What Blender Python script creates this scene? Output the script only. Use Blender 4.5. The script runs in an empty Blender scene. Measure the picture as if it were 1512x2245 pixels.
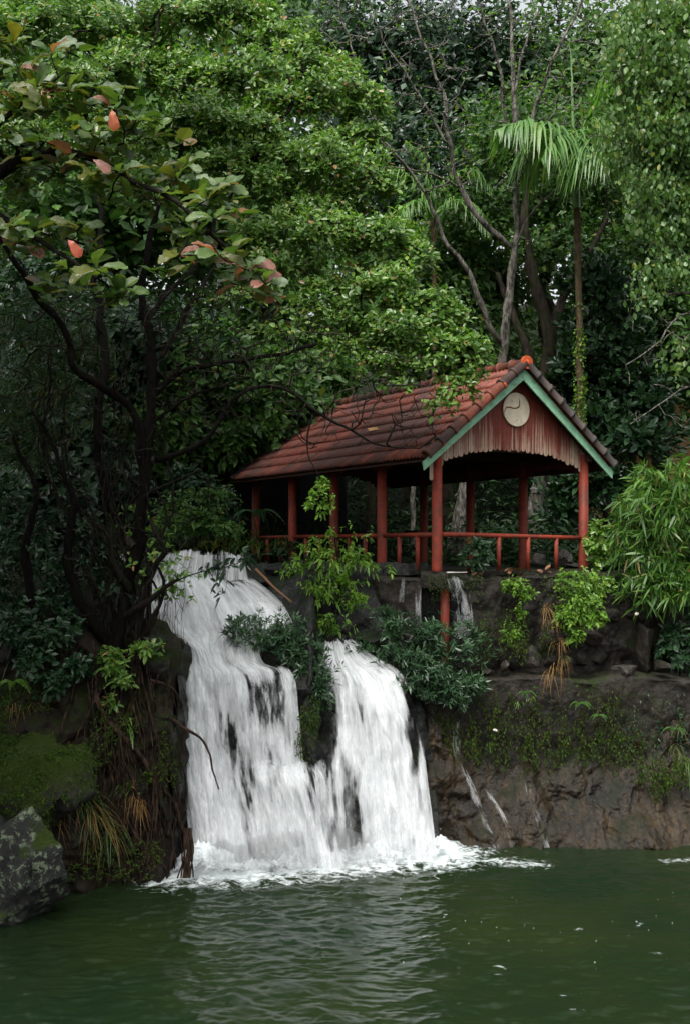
import bpy, math, random
import numpy as np
from mathutils import Vector, Matrix
rng = np.random.default_rng(7); random.seed(7)
S = bpy.context.scene; COL = S.collection

# ------------------------------------------------------------------ camera, sky, sun, exposure
FPX, CXP, HOR, EYE = 2400.0, 756.0, 1200.0, 5.5
cam = bpy.data.cameras.new('camera'); camo = bpy.data.objects.new('camera', cam); COL.objects.link(camo)
camo.location = (0, 0, EYE); camo.rotation_euler = (math.radians(90), 0, 0)
cam.sensor_fit = 'VERTICAL'; cam.sensor_height = 36; cam.lens = FPX/2245*36
cam.shift_y = (HOR-1122.5)/2245; cam.clip_end = 500; cam.clip_start = .1
S.camera = camo
SUN_EL, SUN_AZ = math.radians(60), math.radians(205)     # high, behind the camera and to its left
w = bpy.data.worlds.new('World'); S.world = w; w.use_nodes = True
nt = w.node_tree; bg = nt.nodes['Background']
sky = nt.nodes.new('ShaderNodeTexSky'); sky.sky_type = 'NISHITA'; sky.sun_disc = False
sky.sun_elevation = SUN_EL; sky.sun_rotation = SUN_AZ; sky.dust_density = 6; sky.air_density = 1.2
hs = nt.nodes.new('ShaderNodeHueSaturation'); hs.inputs['Saturation'].default_value = .22
nt.links.new(sky.outputs[0], hs.inputs['Color']); nt.links.new(hs.outputs[0], bg.inputs['Color'])
bg.inputs['Strength'].default_value = .14
sl = bpy.data.lights.new('sun', 'SUN'); sl.energy = 1.5; sl.angle = math.radians(30); sl.color = (1, .97, .93)
so = bpy.data.objects.new('sun', sl); COL.objects.link(so)
sd = Vector((math.sin(SUN_AZ)*math.cos(SUN_EL), math.cos(SUN_AZ)*math.cos(SUN_EL), math.sin(SUN_EL)))
so.rotation_euler = sd.to_track_quat('Z', 'Y').to_euler(); so.location = (0, 0, 40)
S.view_settings.view_transform = 'Standard'; S.view_settings.look = 'None'
S.view_settings.exposure = 1.05; S.view_settings.gamma = 1
S.render.engine = 'CYCLES'; S.cycles.use_denoising = True
S.cycles.max_bounces = 6; S.cycles.diffuse_bounces = 3; S.cycles.glossy_bounces = 3
S.cycles.transmission_bounces = 4; S.cycles.transparent_max_bounces = 24

# ------------------------------------------------------------------ helpers
def P(px, py, Y): return np.array([(px-CXP)/FPX*Y, Y, EYE+(HOR-py)/FPX*Y])
def _h(i, j, k):
    n = (i.astype(np.int64)*374761393 + j.astype(np.int64)*668265263 + k.astype(np.int64)*2147483647 + 1013904223) & 0xffffffff
    n = ((n ^ (n >> 13))*1274126177) & 0xffffffff
    n = ((n ^ (n >> 15))*2246822519) & 0xffffffff
    return ((n ^ (n >> 16)) & 0xffffff)/float(0xffffff)*2-1
def vnoise(p):
    p = np.asarray(p, float); f = np.floor(p); t = p-f; t = t*t*(3-2*t); f = f.astype(np.int64)
    r = 0
    for a in (0, 1):
        for b in (0, 1):
            for c in (0, 1):
                wgt = (t[..., 0] if a else 1-t[..., 0])*(t[..., 1] if b else 1-t[..., 1])*(t[..., 2] if c else 1-t[..., 2])
                r = r + wgt*_h(f[..., 0]+a, f[..., 1]+b, f[..., 2]+c)
    return r
def fbm(p, o=4, g=.5):
    p = np.asarray(p, float); r = 0; a = 1.
    for i in range(o): r = r+a*vnoise(p+i*17.3); p = p*2.03; a *= g
    return r
def nrm(v): return v/np.maximum(np.linalg.norm(v, axis=-1, keepdims=True), 1e-9)
def np_mesh(name, V, faces, smooth=True, uv=None, attr=None):
    """faces: list of int arrays (M,3) or (M,4)"""
    V = np.asarray(V, np.float32); me = bpy.data.meshes.new(name)
    if not isinstance(faces, (list, tuple)): faces = [faces]
    faces = [np.asarray(f, np.int32) for f in faces if len(f)]
    li = np.concatenate([f.ravel() for f in faces])
    ln = np.concatenate([np.full(len(f), f.shape[1], np.int32) for f in faces])
    ls = np.concatenate([[0], np.cumsum(ln)[:-1]]).astype(np.int32)
    me.vertices.add(len(V)); me.vertices.foreach_set('co', V.ravel())
    me.loops.add(len(li)); me.loops.foreach_set('vertex_index', li)
    me.polygons.add(len(ln)); me.polygons.foreach_set('loop_start', ls); me.polygons.foreach_set('loop_total', ln)
    me.polygons.foreach_set('use_smooth', np.full(len(ln), smooth))
    if uv is not None:
        l = me.uv_layers.new(name='UVMap'); l.data.foreach_set('uv', np.asarray(uv, np.float32)[li].ravel())
    if attr is not None:
        for k, a in attr.items():
            at = me.attributes.new(k, 'FLOAT', 'POINT'); at.data.foreach_set('value', np.asarray(a, np.float32))
    me.update(); me.validate(); return me
def link(name, me, mat, parent=None, loc=None, kind=None):
    o = bpy.data.objects.new(name, me); COL.objects.link(o)
    if mat is not None and me is not None and not me.materials: me.materials.append(mat)
    if parent is not None: o.parent = parent
    if loc is not None: o.location = loc
    if kind: o['kind'] = kind
    return o
def thing(name, label, cat, loc=(0, 0, 0), rz=0, group=None):
    o = bpy.data.objects.new(name, None); COL.objects.link(o); o.location = tuple(float(v) for v in loc); o.rotation_euler = (0, 0, rz)
    o['label'] = label; o['category'] = cat; o.empty_display_size = .1
    if group: o['group'] = group
    return o
def tag(o, label, cat, group=None):
    o['label'] = label; o['category'] = cat
    if group: o['group'] = group
    return o
def wpart(name, V, F, mat, parent, smooth=True, **k):     # world-space verts under an unrotated Empty
    return link(name, np_mesh(name, np.asarray(V)-np.array(parent.location), F, smooth, **k), mat, parent)

class MB:
    def __init__(s): s.v = []; s.f3 = []; s.f4 = []; s.n = 0
    def add(s, V, f4=None, f3=None):
        V = np.asarray(V, float).reshape(-1, 3)
        if f4 is not None and len(f4): s.f4.append(np.asarray(f4, int)+s.n)
        if f3 is not None and len(f3): s.f3.append(np.asarray(f3, int)+s.n)
        s.v.append(V); s.n += len(V); return s
    def box(s, a, b):
        x0, y0, z0 = a; x1, y1, z1 = b
        return s.add([(x0,y0,z0),(x1,y0,z0),(x1,y1,z0),(x0,y1,z0),(x0,y0,z1),(x1,y0,z1),(x1,y1,z1),(x0,y1,z1)],
                     [(0,3,2,1),(4,5,6,7),(0,1,5,4),(1,2,6,5),(2,3,7,6),(3,0,4,7)])
    def tube(s, pts, rad, k=8, cap=True):
        V, F, C = tube_arr(pts, rad, k)
        s.add(V, F)
        if cap:
            m = len(pts); b = s.n-m*k
            s.f4 += [] 
            for st, rev in ((b, True), (b+(m-1)*k, False)):
                idx = [st+i for i in range(k)]
                if rev: idx = idx[::-1]
                for i in range(1, k-1): s.f3.append(np.array([[idx[0], idx[i], idx[i+1]]]))
        return s
    def mesh(s, name, smooth=False):
        fs = []
        if s.f4: fs.append(np.concatenate(s.f4))
        if s.f3: fs.append(np.concatenate(s.f3))
        return np_mesh(name, np.concatenate(s.v), fs, smooth)
    def build(s, name, mat, parent=None, smooth=False, loc=None, kind=None):
        return link(name, s.mesh(name, smooth), mat, parent, loc, kind)
def tube_arr(pts, rad, k=8):
    pts = np.asarray(pts, float); m = len(pts); rad = np.broadcast_to(np.asarray(rad, float), (m,))
    d = np.gradient(pts, axis=0); d = nrm(d)
    ref = np.array([.31, .93, .17]); ref = np.where(np.abs(d@ref)[:, None] > .93, np.array([1., 0, 0]), ref)
    a = nrm(np.cross(d, ref)); b = np.cross(d, a)
    th = np.linspace(0, 2*np.pi, k, endpoint=False)
    V = pts[:, None]+rad[:, None, None]*(np.cos(th)[None, :, None]*a[:, None]+np.sin(th)[None, :, None]*b[:, None])
    i = np.arange(m-1)[:, None]*k; j = np.arange(k)[None]; j2 = (j+1) % k
    F = np.stack([i+j, i+j2, i+k+j2, i+k+j], -1).reshape(-1, 4)
    return V.reshape(-1, 3), F, None
def smooth_path(pts, n, jit=0, seed=0):
    pts = np.asarray(pts, float); d = np.concatenate([[0], np.cumsum(np.linalg.norm(np.diff(pts, axis=0), axis=1))])
    t = np.linspace(0, d[-1], n)
    m = np.gradient(pts, d, axis=0) if len(pts) > 2 else np.repeat([(pts[1]-pts[0])/max(d[-1], 1e-6)], 2, 0)
    i = np.clip(np.searchsorted(d, t, 'right')-1, 0, len(d)-2); h = (d[i+1]-d[i])[:, None]; s = ((t-d[i])[:, None])/h
    q = (2*s**3-3*s**2+1)*pts[i]+(s**3-2*s**2+s)*h*m[i]+(-2*s**3+3*s**2)*pts[i+1]+(s**3-s**2)*h*m[i+1]
    if jit:
        r = np.random.default_rng(seed+11); ph = r.uniform(0, 99, 3)
        for c in range(3):
            q[:, c] += jit*fbm(np.stack([t*2.2+ph[c], t*0+ph[(c+1) % 3], t*0], -1), 3)*np.minimum(1, np.minimum(t, d[-1]-t)*3)
    return q

# ------------------------------------------------------------------ materials
def mat(name):
    m = bpy.data.materials.new(name); m.use_nodes = True
    return m, m.node_tree, m.node_tree.nodes['Principled BSDF'], m.node_tree.nodes['Material Output']
def node(t, typ, **k):
    n = t.nodes.new(typ)
    for a, b in k.items(): setattr(n, a, b)
    return n
def ramp(t, fac, stops, interp='LINEAR'):
    r = node(t, 'ShaderNodeValToRGB'); r.color_ramp.interpolation = interp
    e = r.color_ramp.elements
    while len(e) < len(stops): e.new(.5)
    for q, (p, c) in zip(e, stops):
        q.position = p; q.color = tuple(c)+(1,) if len(c) == 3 else (c if len(c) == 4 else (c[0],)*3+(1,))
    if fac is not None: t.links.new(fac, r.inputs['Fac'])
    return r.outputs['Color']
def noise(t, scale, detail=6, rough=.6, vec=None, dim='3D', lac=2.1, dist=0):
    n = node(t, 'ShaderNodeTexNoise'); n.inputs['Scale'].default_value = scale; n.inputs['Detail'].default_value = detail
    n.inputs['Roughness'].default_value = rough; n.inputs['Lacunarity'].default_value = lac; n.inputs['Distortion'].default_value = dist
    if vec is None:
        vec = node(t, 'ShaderNodeNewGeometry').outputs['Position']
    t.links.new(vec, n.inputs['Vector']); return n.outputs['Fac']
def mapping(t, vec, scale=(1, 1, 1), loc=(0, 0, 0), rot=(0, 0, 0)):
    m = node(t, 'ShaderNodeMapping'); m.inputs['Scale'].default_value = scale; m.inputs['Location'].default_value = loc; m.inputs['Rotation'].default_value = rot
    t.links.new(vec, m.inputs['Vector']); return m.outputs[0]
def mixc(t, f, a, b, mode='MIX'):
    m = node(t, 'ShaderNodeMix'); m.data_type = 'RGBA'; m.blend_type = mode
    for s, v in ((m.inputs['Factor'], f), (m.inputs[6], a), (m.inputs[7], b)):
        if isinstance(v, (int, float)): s.default_value = v
        elif isinstance(v, tuple): s.default_value = v+(1,) if len(v) == 3 else v
        else: t.links.new(v, s)
    return m.outputs[2]
def math_(t, op, a, b=None, clamp=False):
    m = node(t, 'ShaderNodeMath', operation=op); m.use_clamp = clamp
    for s, v in zip(m.inputs, (a, b)):
        if v is None: continue
        if isinstance(v, (int, float)): s.default_value = v
        else: t.links.new(v, s)
    return m.outputs[0]
def bump(t, bs, h, strength=.5, dist=.02):
    b = node(t, 'ShaderNodeBump'); b.inputs['Strength'].default_value = strength; b.inputs['Distance'].default_value = dist
    t.links.new(h, b.inputs['Height']); t.links.new(b.outputs[0], bs.inputs['Normal'])
def up(t):
    s = node(t, 'ShaderNodeSeparateXYZ'); t.links.new(node(t, 'ShaderNodeNewGeometry').outputs['Normal'], s.inputs[0]); return s.outputs['Z']
def objrand(t): return node(t, 'ShaderNodeObjectInfo').outputs['Random']

def leafmat(name, cols, rough=.42, transl=.28, spec=.5, bumpy=True):
    m, t, bs, out = mat(name)
    g = node(t, 'ShaderNodeNewGeometry')
    c = ramp(t, g.outputs['Random Per Island'], cols)
    nv = noise(t, 1.1, 2, .5)
    c = mixc(t, .55, c, ramp(t, nv, [(.3, (.55, .6, .6)), (.7, (1.25, 1.2, 1.05))]), 'MULTIPLY')
    t.links.new(c, bs.inputs['Base Color']); bs.inputs['Roughness'].default_value = rough
    bs.inputs['Specular IOR Level'].default_value = spec
    tr = node(t, 'ShaderNodeBsdfTranslucent'); t.links.new(mixc(t, 1., c, (1.5, 1.7, .7), 'MULTIPLY'), tr.inputs['Color'])
    mx = node(t, 'ShaderNodeMixShader'); mx.inputs[0].default_value = transl
    t.links.new(bs.outputs[0], mx.inputs[1]); t.links.new(tr.outputs[0], mx.inputs[2]); t.links.new(mx.outputs[0], out.inputs['Surface'])
    return m
def barkmat(name, dark, light, moss=None, mfac=.5, scale=9):
    m, t, bs, out = mat(name)
    geo = node(t, 'ShaderNodeNewGeometry').outputs['Position']
    n1 = noise(t, scale, 8, .7, mapping(t, geo, (1, 1, .35)))
    c = ramp(t, n1, [(.42, dark), (.66, light)])
    if moss:
        n2 = noise(t, 3.2, 6, .65)
        c = mixc(t, math_(t, 'MULTIPLY', ramp(t, n2, [(.48, (0,)), (.6, (1,))]), mfac), c, moss)
    t.links.new(c, bs.inputs['Base Color']); bs.inputs['Roughness'].default_value = .75; bs.inputs['Specular IOR Level'].default_value = .12
    bump(t, bs, n1, 1., .05); return m
def rockmat(name, a, b, moss, mlo=.45, mhi=.62, wet=.35, scale=1.6, streak=False, mossup=.25, spec=.2):
    m, t, bs, out = mat(name)
    geo = node(t, 'ShaderNodeNewGeometry').outputs['Position']
    n1 = noise(t, scale, 10, .68)
    n2 = noise(t, 14, 8, .7)
    c = ramp(t, n1, [(.35, a), (.68, b)])
    c = mixc(t, .85, c, ramp(t, n2, [(.32, (.25, .25, .25)), (.7, (1.8, 1.7, 1.6))]), 'MULTIPLY')
    if streak:
        ns = noise(t, 2.2, 6, .7, mapping(t, geo, (4.5, 1, .22), rot=(0, -.35, 0)))
        c = mixc(t, .8, c, ramp(t, ns, [(.38, (.22, .2, .18)), (.5, (.9, .85, .7)), (.66, (1.8, 1.5, 1.)) ]), 'MULTIPLY')
    n3 = noise(t, 1.3, 9, .7)
    mk = math_(t, 'ADD', n3, math_(t, 'MULTIPLY', up(t), mossup))
    mk = ramp(t, mk, [(mlo, (0,)), (mhi, (1,))])
    mc = ramp(t, noise(t, 30, 4, .7), [(.3, tuple(x*.35 for x in moss)), (.75, moss)])
    c = mixc(t, mk, c, mc)
    t.links.new(c, bs.inputs['Base Color'])
    rr = math_(t, 'ADD', math_(t, 'MULTIPLY', mk, .5), wet); t.links.new(math_(t, 'MINIMUM', rr, .95), bs.inputs['Roughness'])
    bs.inputs['Specular IOR Level'].default_value = spec
    h = math_(t, 'ADD', math_(t, 'MULTIPLY', n2, .6), n1); bump(t, bs, h, .9, .06)
    return m
M = {}
M['leaf_main'] = leafmat('glossy_mid_green_leaf', [(0, (.042, .105, .015)), (.4, (.085, .185, .027)), (.8, (.155, .275, .05)), (.965, (.23, .31, .085)), (.985, (.3, .16, .07))], .33, .3, .46)
M['leaf_back'] = leafmat('dull_forest_leaf', [(0, (.022, .06, .014)), (.5, (.05, .12, .026)), (.95, (.09, .18, .04)), (1, (.16, .16, .03))], .45, .3, .28)
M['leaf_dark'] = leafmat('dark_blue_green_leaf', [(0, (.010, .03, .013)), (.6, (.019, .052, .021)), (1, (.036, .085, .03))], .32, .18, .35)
M['leaf_pale'] = leafmat('pale_poplar_leaf', [(0, (.05, .105, .028)), (.5, (.085, .17, .045)), (.9, (.14, .24, .075)), (1, (.22, .22, .05))], .36, .32, .4)
M['leaf_lime'] = leafmat('fresh_lime_leaf', [(0, (.06, .14, .013)), (.6, (.11, .23, .025)), (1, (.19, .29, .045))], .38, .32, .32)
M['leaf_oleander'] = leafmat('narrow_grey_green_leaf', [(0, (.018, .046, .02)), (.6, (.028, .07, .028)), (1, (.05, .105, .042))], .34, .15, .4)
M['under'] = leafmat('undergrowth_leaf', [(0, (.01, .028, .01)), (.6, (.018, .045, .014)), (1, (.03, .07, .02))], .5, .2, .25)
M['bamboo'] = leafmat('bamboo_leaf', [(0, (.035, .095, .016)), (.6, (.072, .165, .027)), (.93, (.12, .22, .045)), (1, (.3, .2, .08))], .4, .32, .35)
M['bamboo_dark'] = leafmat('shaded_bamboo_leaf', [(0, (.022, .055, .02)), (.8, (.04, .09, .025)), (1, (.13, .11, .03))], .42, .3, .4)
M['palm'] = leafmat('palm_leaflet', [(0, (.06, .15, .03)), (.6, (.11, .23, .06)), (1, (.2, .28, .09))], .36, .3, .42)
M['grass'] = leafmat('grass_blade', [(0, (.03, .08, .012)), (.6, (.06, .13, .02)), (.85, (.12, .14, .03)), (1, (.24, .13, .04))], .45, .3, .4)
M['dry'] = leafmat('dry_straw', [(0, (.12, .06, .02)), (.6, (.22, .12, .04)), (1, (.3, .2, .07))], .6, .2, .2)
M['moss_leaf'] = leafmat('moss_tuft', [(0, (.02, .05, .004)), (1, (.05, .09, .008))], .7, .2, .2)
M['bark_dark'] = barkmat('dark_wet_bark', (.004, .003, .0025), (.02, .015, .011), (.008, .012, .003), .4, 16)
M['bark_twig'] = barkmat('brown_twig_bark', (.012, .009, .007), (.07, .058, .045), (.03, .035, .012), .4, 14)
M['bark_grey'] = barkmat('grey_lichen_bark', (.03, .027, .022), (.26, .24, .21), (.06, .07, .04), .35, 12)
M['bark_back'] = barkmat('brown_forest_bark', (.015, .011, .009), (.06, .048, .036), (.03, .045, .012), .5)
M['root'] = barkmat('bare_root_bark', (.008, .005, .004), (.075, .046, .03), None, 0, 14)
M['rock_fall'] = rockmat('wet_black_rock', (.008, .009, .009), (.03, .032, .031), (.012, .022, .006), .62, .75, .18)
M['cliff'] = rockmat('brown_wet_rock', (.0042, .0032, .0022), (.04, .029, .0145), (.009, .014, .003), .56, .74, .26, .9, True, .1, .3)
M['bank'] = rockmat('mossy_earth_bank', (.004, .003, .002), (.02, .012, .007), (.017, .03, .003), .5, .66, .5, 2.0, False, .12)
M['wall'] = rockmat('mossy_old_concrete', (.007, .006, .005), (.034, .03, .024), (.02, .036, .005), .55, .7, .4, 2.4, False, .07)
M['mossrock'] = rockmat('moss_furred_rock', (.006, .006, .005), (.03, .028, .024), (.03, .05, .004), .42, .58, .5, 2., False, .22)
M['stone'] = rockmat('rough_grey_stone', (.02, .019, .017), (.085, .08, .07), (.03, .05, .01), .66, .8, .4, 3)
M['stone_tan'] = rockmat('tan_stone', (.08, .055, .03), (.2, .14, .08), (.03, .05, .01), .75, .9, .4, 4)
M['soil'] = rockmat('dark_forest_soil', (.005, .004, .003), (.016, .012, .008), (.007, .013, .003), .5, .7, .7, 1.)
def lichen():
    m, t, bs, out = mat('lichen_boulder')
    n1 = noise(t, 2, 8, .7); c = ramp(t, n1, [(.35, (.014, .015, .014)), (.7, (.042, .043, .041))])
    n2 = noise(t, 9, 10, .68, dist=.2)
    mk = math_(t, 'MULTIPLY', ramp(t, n2, [(.53, (0,)), (.58, (1,))]), ramp(t, noise(t, 2.2, 4, .6), [(.36, (0,)), (.5, (1,))]))
    lc = ramp(t, noise(t, 40, 4, .6), [(.35, (.12, .16, .1)), (.7, (.26, .31, .2))])
    c = mixc(t, mk, c, lc)
    mm = ramp(t, math_(t, 'ADD', noise(t, 1.5, 6, .6), math_(t, 'MULTIPLY', up(t), .12)), [(.56, (0,)), (.66, (1,))])
    c = mixc(t, mm, c, (.03, .05, .006)); t.links.new(c, bs.inputs['Base Color'])
    bs.inputs['Roughness'].default_value = .7; bs.inputs['Specular IOR Level'].default_value = .2; bump(t, bs, math_(t, 'ADD', noise(t, 18, 8, .7), n2), 1., .07); return m
M['lichen'] = lichen()
def paint(name, base, faded, pos=(.5, .66), rough=.5, stain=None, sc=(26, 26, 1.6), wear=None):
    m, t, bs, out = mat(name); tc = node(t, 'ShaderNodeTexCoord').outputs['Object']
    r = objrand(t)
    cmb = node(t, 'ShaderNodeCombineXYZ')
    for i in range(3): t.links.new(math_(t, 'MULTIPLY', r, 37.+i*11), cmb.inputs[i])
    va = node(t, 'ShaderNodeVectorMath', operation='ADD'); t.links.new(tc, va.inputs[0]); t.links.new(cmb.outputs[0], va.inputs[1])
    n1 = noise(t, 1., 7, .65, mapping(t, va.outputs[0], sc))
    f1 = n1
    if wear:   # rain wear grows towards the lower ends of the planks
        sz = node(t, 'ShaderNodeSeparateXYZ'); t.links.new(tc, sz.inputs[0])
        f1 = math_(t, 'ADD', n1, math_(t, 'MULTIPLY', math_(t, 'SUBTRACT', wear[0]-.35, sz.outputs['Z']), wear[1]))
        f1 = math_(t, 'ADD', f1, math_(t, 'MULTIPLY', math_(t, 'SUBTRACT', r, .5), .16))
    c = ramp(t, f1, [(pos[0], base), (pos[1], faded)])
    c = mixc(t, .5, c, ramp(t, noise(t, 9, 6, .7), [(.3, (.5, .5, .5)), (.7, (1.25, 1.25, 1.25))]), 'MULTIPLY')
    c = mixc(t, .35, c, ramp(t, r, [(0, (.6, .6, .6)), (1, (1.3, 1.25, 1.2))]), 'MULTIPLY')
    if stain:
        c = mixc(t, ramp(t, noise(t, 3.1, 8, .74), [(.5, (0,)), (.66, (.85,))]), c, stain)
    t.links.new(c, bs.inputs['Base Color']); bs.inputs['Roughness'].default_value = rough; bs.inputs['Specular IOR Level'].default_value = .22
    bump(t, bs, n1, .25, .01); return m
M['red'] = paint('red_painted_post', (.23, .038, .021), (.16, .04, .027), rough=.55, stain=(.07, .028, .018), sc=(4, 4, 1))
M['plank'] = paint('weathered_red_plank', (.15, .032, .022), (.36, .27, .2), (.45, .63), .6, sc=(30, 30, .8), wear=(3.0, .26))
M['plank_side'] = paint('dull_red_plank', (.1, .022, .016), (.16, .06, .045), (.55, .75), .6, sc=(30, 30, 1.1))
M['green_paint'] = paint('pale_green_bargeboard', (.26, .5, .33), (.13, .28, .16), (.5, .72), .5, sc=(7, 7, 7))
M['beam'] = paint('dark_brown_timber', (.035, .014, .01), (.05, .03, .02), rough=.7)
M['cream'] = paint('cream_painted_disc', (.52, .46, .35), (.42, .36, .26), (.5, .7), .5, sc=(3, 3, 2))
M['rust'] = paint('brown_rust', (.1, .035, .01), (.2, .085, .022), (.4, .6), .8, sc=(20, 20, 20))
M['ochre'] = paint('ochre_plaster', (.3, .17, .07), (.36, .23, .11), (.4, .6), .8, sc=(1, 1, 1))
def tilemat(name, light, dark, spots, lo=.42, hi=.6):
    m, t, bs, out = mat(name)
    r = objrand(t)
    geo = node(t, 'ShaderNodeNewGeometry').outputs['Position']
    n1 = noise(t, .55, 5, .65)
    f = math_(t, 'ADD', n1, math_(t, 'MULTIPLY', math_(t, 'SUBTRACT', r, .5), .22))
    c = ramp(t, f, [(lo, dark), (hi, light)])
    n2 = noise(t, 13, 7, .72)
    c = mixc(t, ramp(t, n2, [(.5, (0,)), (.66, (.8,))]), c, spots)
    n3 = noise(t, 60, 3, .6); c = mixc(t, .4, c, ramp(t, n3, [(.3, (.6, .6, .6)), (.7, (1.25, 1.2, 1.2))]), 'MULTIPLY')
    t.links.new(c, bs.inputs['Base Color']); bs.inputs['Roughness'].default_value = .55; bs.inputs['Specular IOR Level'].default_value = .25; bump(t, bs, n2, .4, .006); return m
M['tile'] = tilemat('red_clay_tile', (.215, .05, .027), (.085, .034, .025), (.035, .022, .019))
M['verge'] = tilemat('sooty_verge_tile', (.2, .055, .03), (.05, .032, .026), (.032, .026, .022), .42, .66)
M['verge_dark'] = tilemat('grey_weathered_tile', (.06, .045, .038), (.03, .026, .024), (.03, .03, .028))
M['orange'] = tilemat('bare_orange_clay', (.55, .1, .03), (.42, .075, .025), (.2, .05, .02))
def waterfall_mat(name, dens_lo, dens_hi, us, vs, seed, amax=1.):
    m, t, bs, out = mat(name)
    uv = node(t, 'ShaderNodeUVMap').outputs[0]
    a = noise(t, 1., 5, .62, mapping(t, uv, (us, vs, 1), (seed, seed*1.7, 0)))
    b = noise(t, 1., 4, .6, mapping(t, uv, (us*4.2, vs*1.4, 1), (seed*2.1, seed, 3)))
    c = noise(t, 1., 4, .6, mapping(t, uv, (us*.5, vs*1.1, 1), (.7, .3, 7)), dist=.3)
    f = math_(t, 'ADD', math_(t, 'MULTIPLY', a, .36), math_(t, 'ADD', math_(t, 'MULTIPLY', b, .28), math_(t, 'MULTIPLY', c, .36)))
    f = math_(t, 'ADD', math_(t, 'MULTIPLY', math_(t, 'SUBTRACT', f, .5), 1.45), .5)
    at = node(t, 'ShaderNodeAttribute'); at.attribute_name = 'cover'
    f = math_(t, 'ADD', f, math_(t, 'SUBTRACT', at.outputs['Fac'], 1.))
    al = ramp(t, f, [(dens_lo, (0,)), ((dens_lo+dens_hi)/2, (.5*amax,)), (dens_hi, (amax,))], 'EASE')
    t.links.new(ramp(t, math_(t, 'ADD', math_(t, 'MULTIPLY', a, .55), math_(t, 'ADD', math_(t, 'MULTIPLY', b, .2), math_(t, 'MULTIPLY', c, .25))), [(.36, (.52, .57, .585)), (.46, (.79, .82, .83)), (.56, (.88, .9, .905))]), bs.inputs['Base Color']); bs.inputs['Roughness'].default_value = .55
    bs.inputs['Specular IOR Level'].default_value = .2
    tr = node(t, 'ShaderNodeBsdfTranslucent'); tr.inputs['Color'].default_value = (.7, .74, .75, 1)
    mx = node(t, 'ShaderNodeMixShader'); mx.inputs[0].default_value = .3
    t.links.new(bs.outputs[0], mx.inputs[1]); t.links.new(tr.outputs[0], mx.inputs[2])
    tp = node(t, 'ShaderNodeBsdfTransparent'); m2 = node(t, 'ShaderNodeMixShader')
    t.links.new(al, m2.inputs[0]); t.links.new(tp.outputs[0], m2.inputs[1]); t.links.new(mx.outputs[0], m2.inputs[2])
    t.links.new(m2.outputs[0], out.inputs['Surface'])
    bump(t, bs, a, .3, .03); return m
M['fall_back'] = waterfall_mat('falling_water_body', .28, .7, 3.2, .7, 1.3, .92)
M['fall_front'] = waterfall_mat('falling_water_streaks', .38, .78, 5.5, .8, 5.1, .85)
M['fall_thin'] = waterfall_mat('thin_falling_water', .5, .68, 6., .35, 8.7, .8)
M['fall_trickle'] = waterfall_mat('trickling_water', .44, .76, 11., 1.6, 3.3, .5)
def spraymat():
    m, t, bs, out = mat('white_spray'); bs.inputs['Base Color'].default_value = (.88, .91, .92, 1); bs.inputs['Roughness'].default_value = .5
    bs.inputs['Subsurface Weight'].default_value = 0
    return m
M['spray'] = spraymat()
def foammat():
    m, t, bs, out = mat('churning_foam')
    at = node(t, 'ShaderNodeAttribute'); at.attribute_name = 'foam'
    n1 = noise(t, 8, 9, .72, dist=.6)
    f = math_(t, 'ADD', at.outputs['Fac'], math_(t, 'MULTIPLY', math_(t, 'SUBTRACT', n1, .5), 1.6))
    al = ramp(t, f, [(.3, (0,)), (.95, (1,))])
    bs.inputs['Base Color'].default_value = (.74, .79, .8, 1); bs.inputs['Roughness'].default_value = .7; bs.inputs['Specular IOR Level'].default_value = .15
    t.links.new(al, bs.inputs['Alpha']); bump(t, bs, n1, .6, .05); return m
M['foam'] = foammat()
def pondmat():
    m, t, bs, out = mat('murky_green_water')
    at = node(t, 'ShaderNodeAttribute'); at.attribute_name = 'foam'
    geo = node(t, 'ShaderNodeNewGeometry').outputs['Position']
    n1 = noise(t, 4.2, 10, .74, mapping(t, geo, (1, 1.6, 1)), dist=1.1)
    f = math_(t, 'ADD', at.outputs['Fac'], math_(t, 'MULTIPLY', math_(t, 'SUBTRACT', n1, .5), 2.2))
    mk = ramp(t, f, [(.36, (0,)), (.8, (1,))])
    body = ramp(t, noise(t, .35, 3, .5), [(.35, (.0065, .0150, .0062)), (.7, (.0135, .0215, .0062))])
    c = mixc(t, mk, body, (.66, .72, .72)); t.links.new(c, bs.inputs['Base Color'])
    t.links.new(math_(t, 'ADD', math_(t, 'MULTIPLY', mk, .5), .07), bs.inputs['Roughness'])
    bs.inputs['IOR'].default_value = 1.33; bs.inputs['Specular IOR Level'].default_value = .5
    n2 = noise(t, 6., 6, .66, mapping(t, geo, (.7, 1.9, 1)), dist=.3)
    bump(t, bs, n2, .3, .02); return m
M['pond'] = pondmat()
def plain(name, c, r=.6):
    m, t, bs, out = mat(name); cc = mixc(t, .5, c, ramp(t, noise(t, 22, 6, .7), [(.3, (.5, .5, .5)), (.7, (1.35, 1.3, 1.3))]), 'MULTIPLY')
    t.links.new(cc, bs.inputs['Base Color']); bs.inputs['Roughness'].default_value = r; return m
M['net'] = plain('black_shade_net', (.008, .009, .01), .85)
M['dead_leaf'] = plain('brown_dead_leaf', (.17, .075, .03)); M['yellow_leaf'] = plain('yellow_fallen_leaf', (.45, .25, .08))
M['litter'] = plain('dirty_white_scrap', (.6, .55, .5)); M['palm_trunk'] = barkmat('ringed_palm_trunk', (.05, .035, .02), (.14, .1, .06), (.05, .06, .02), .4, 14)
M['shaft'] = plain('smooth_green_crownshaft', (.09, .19, .035), .4); M['spear'] = plain('young_palm_spear', (.1, .2, .05), .4)
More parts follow.
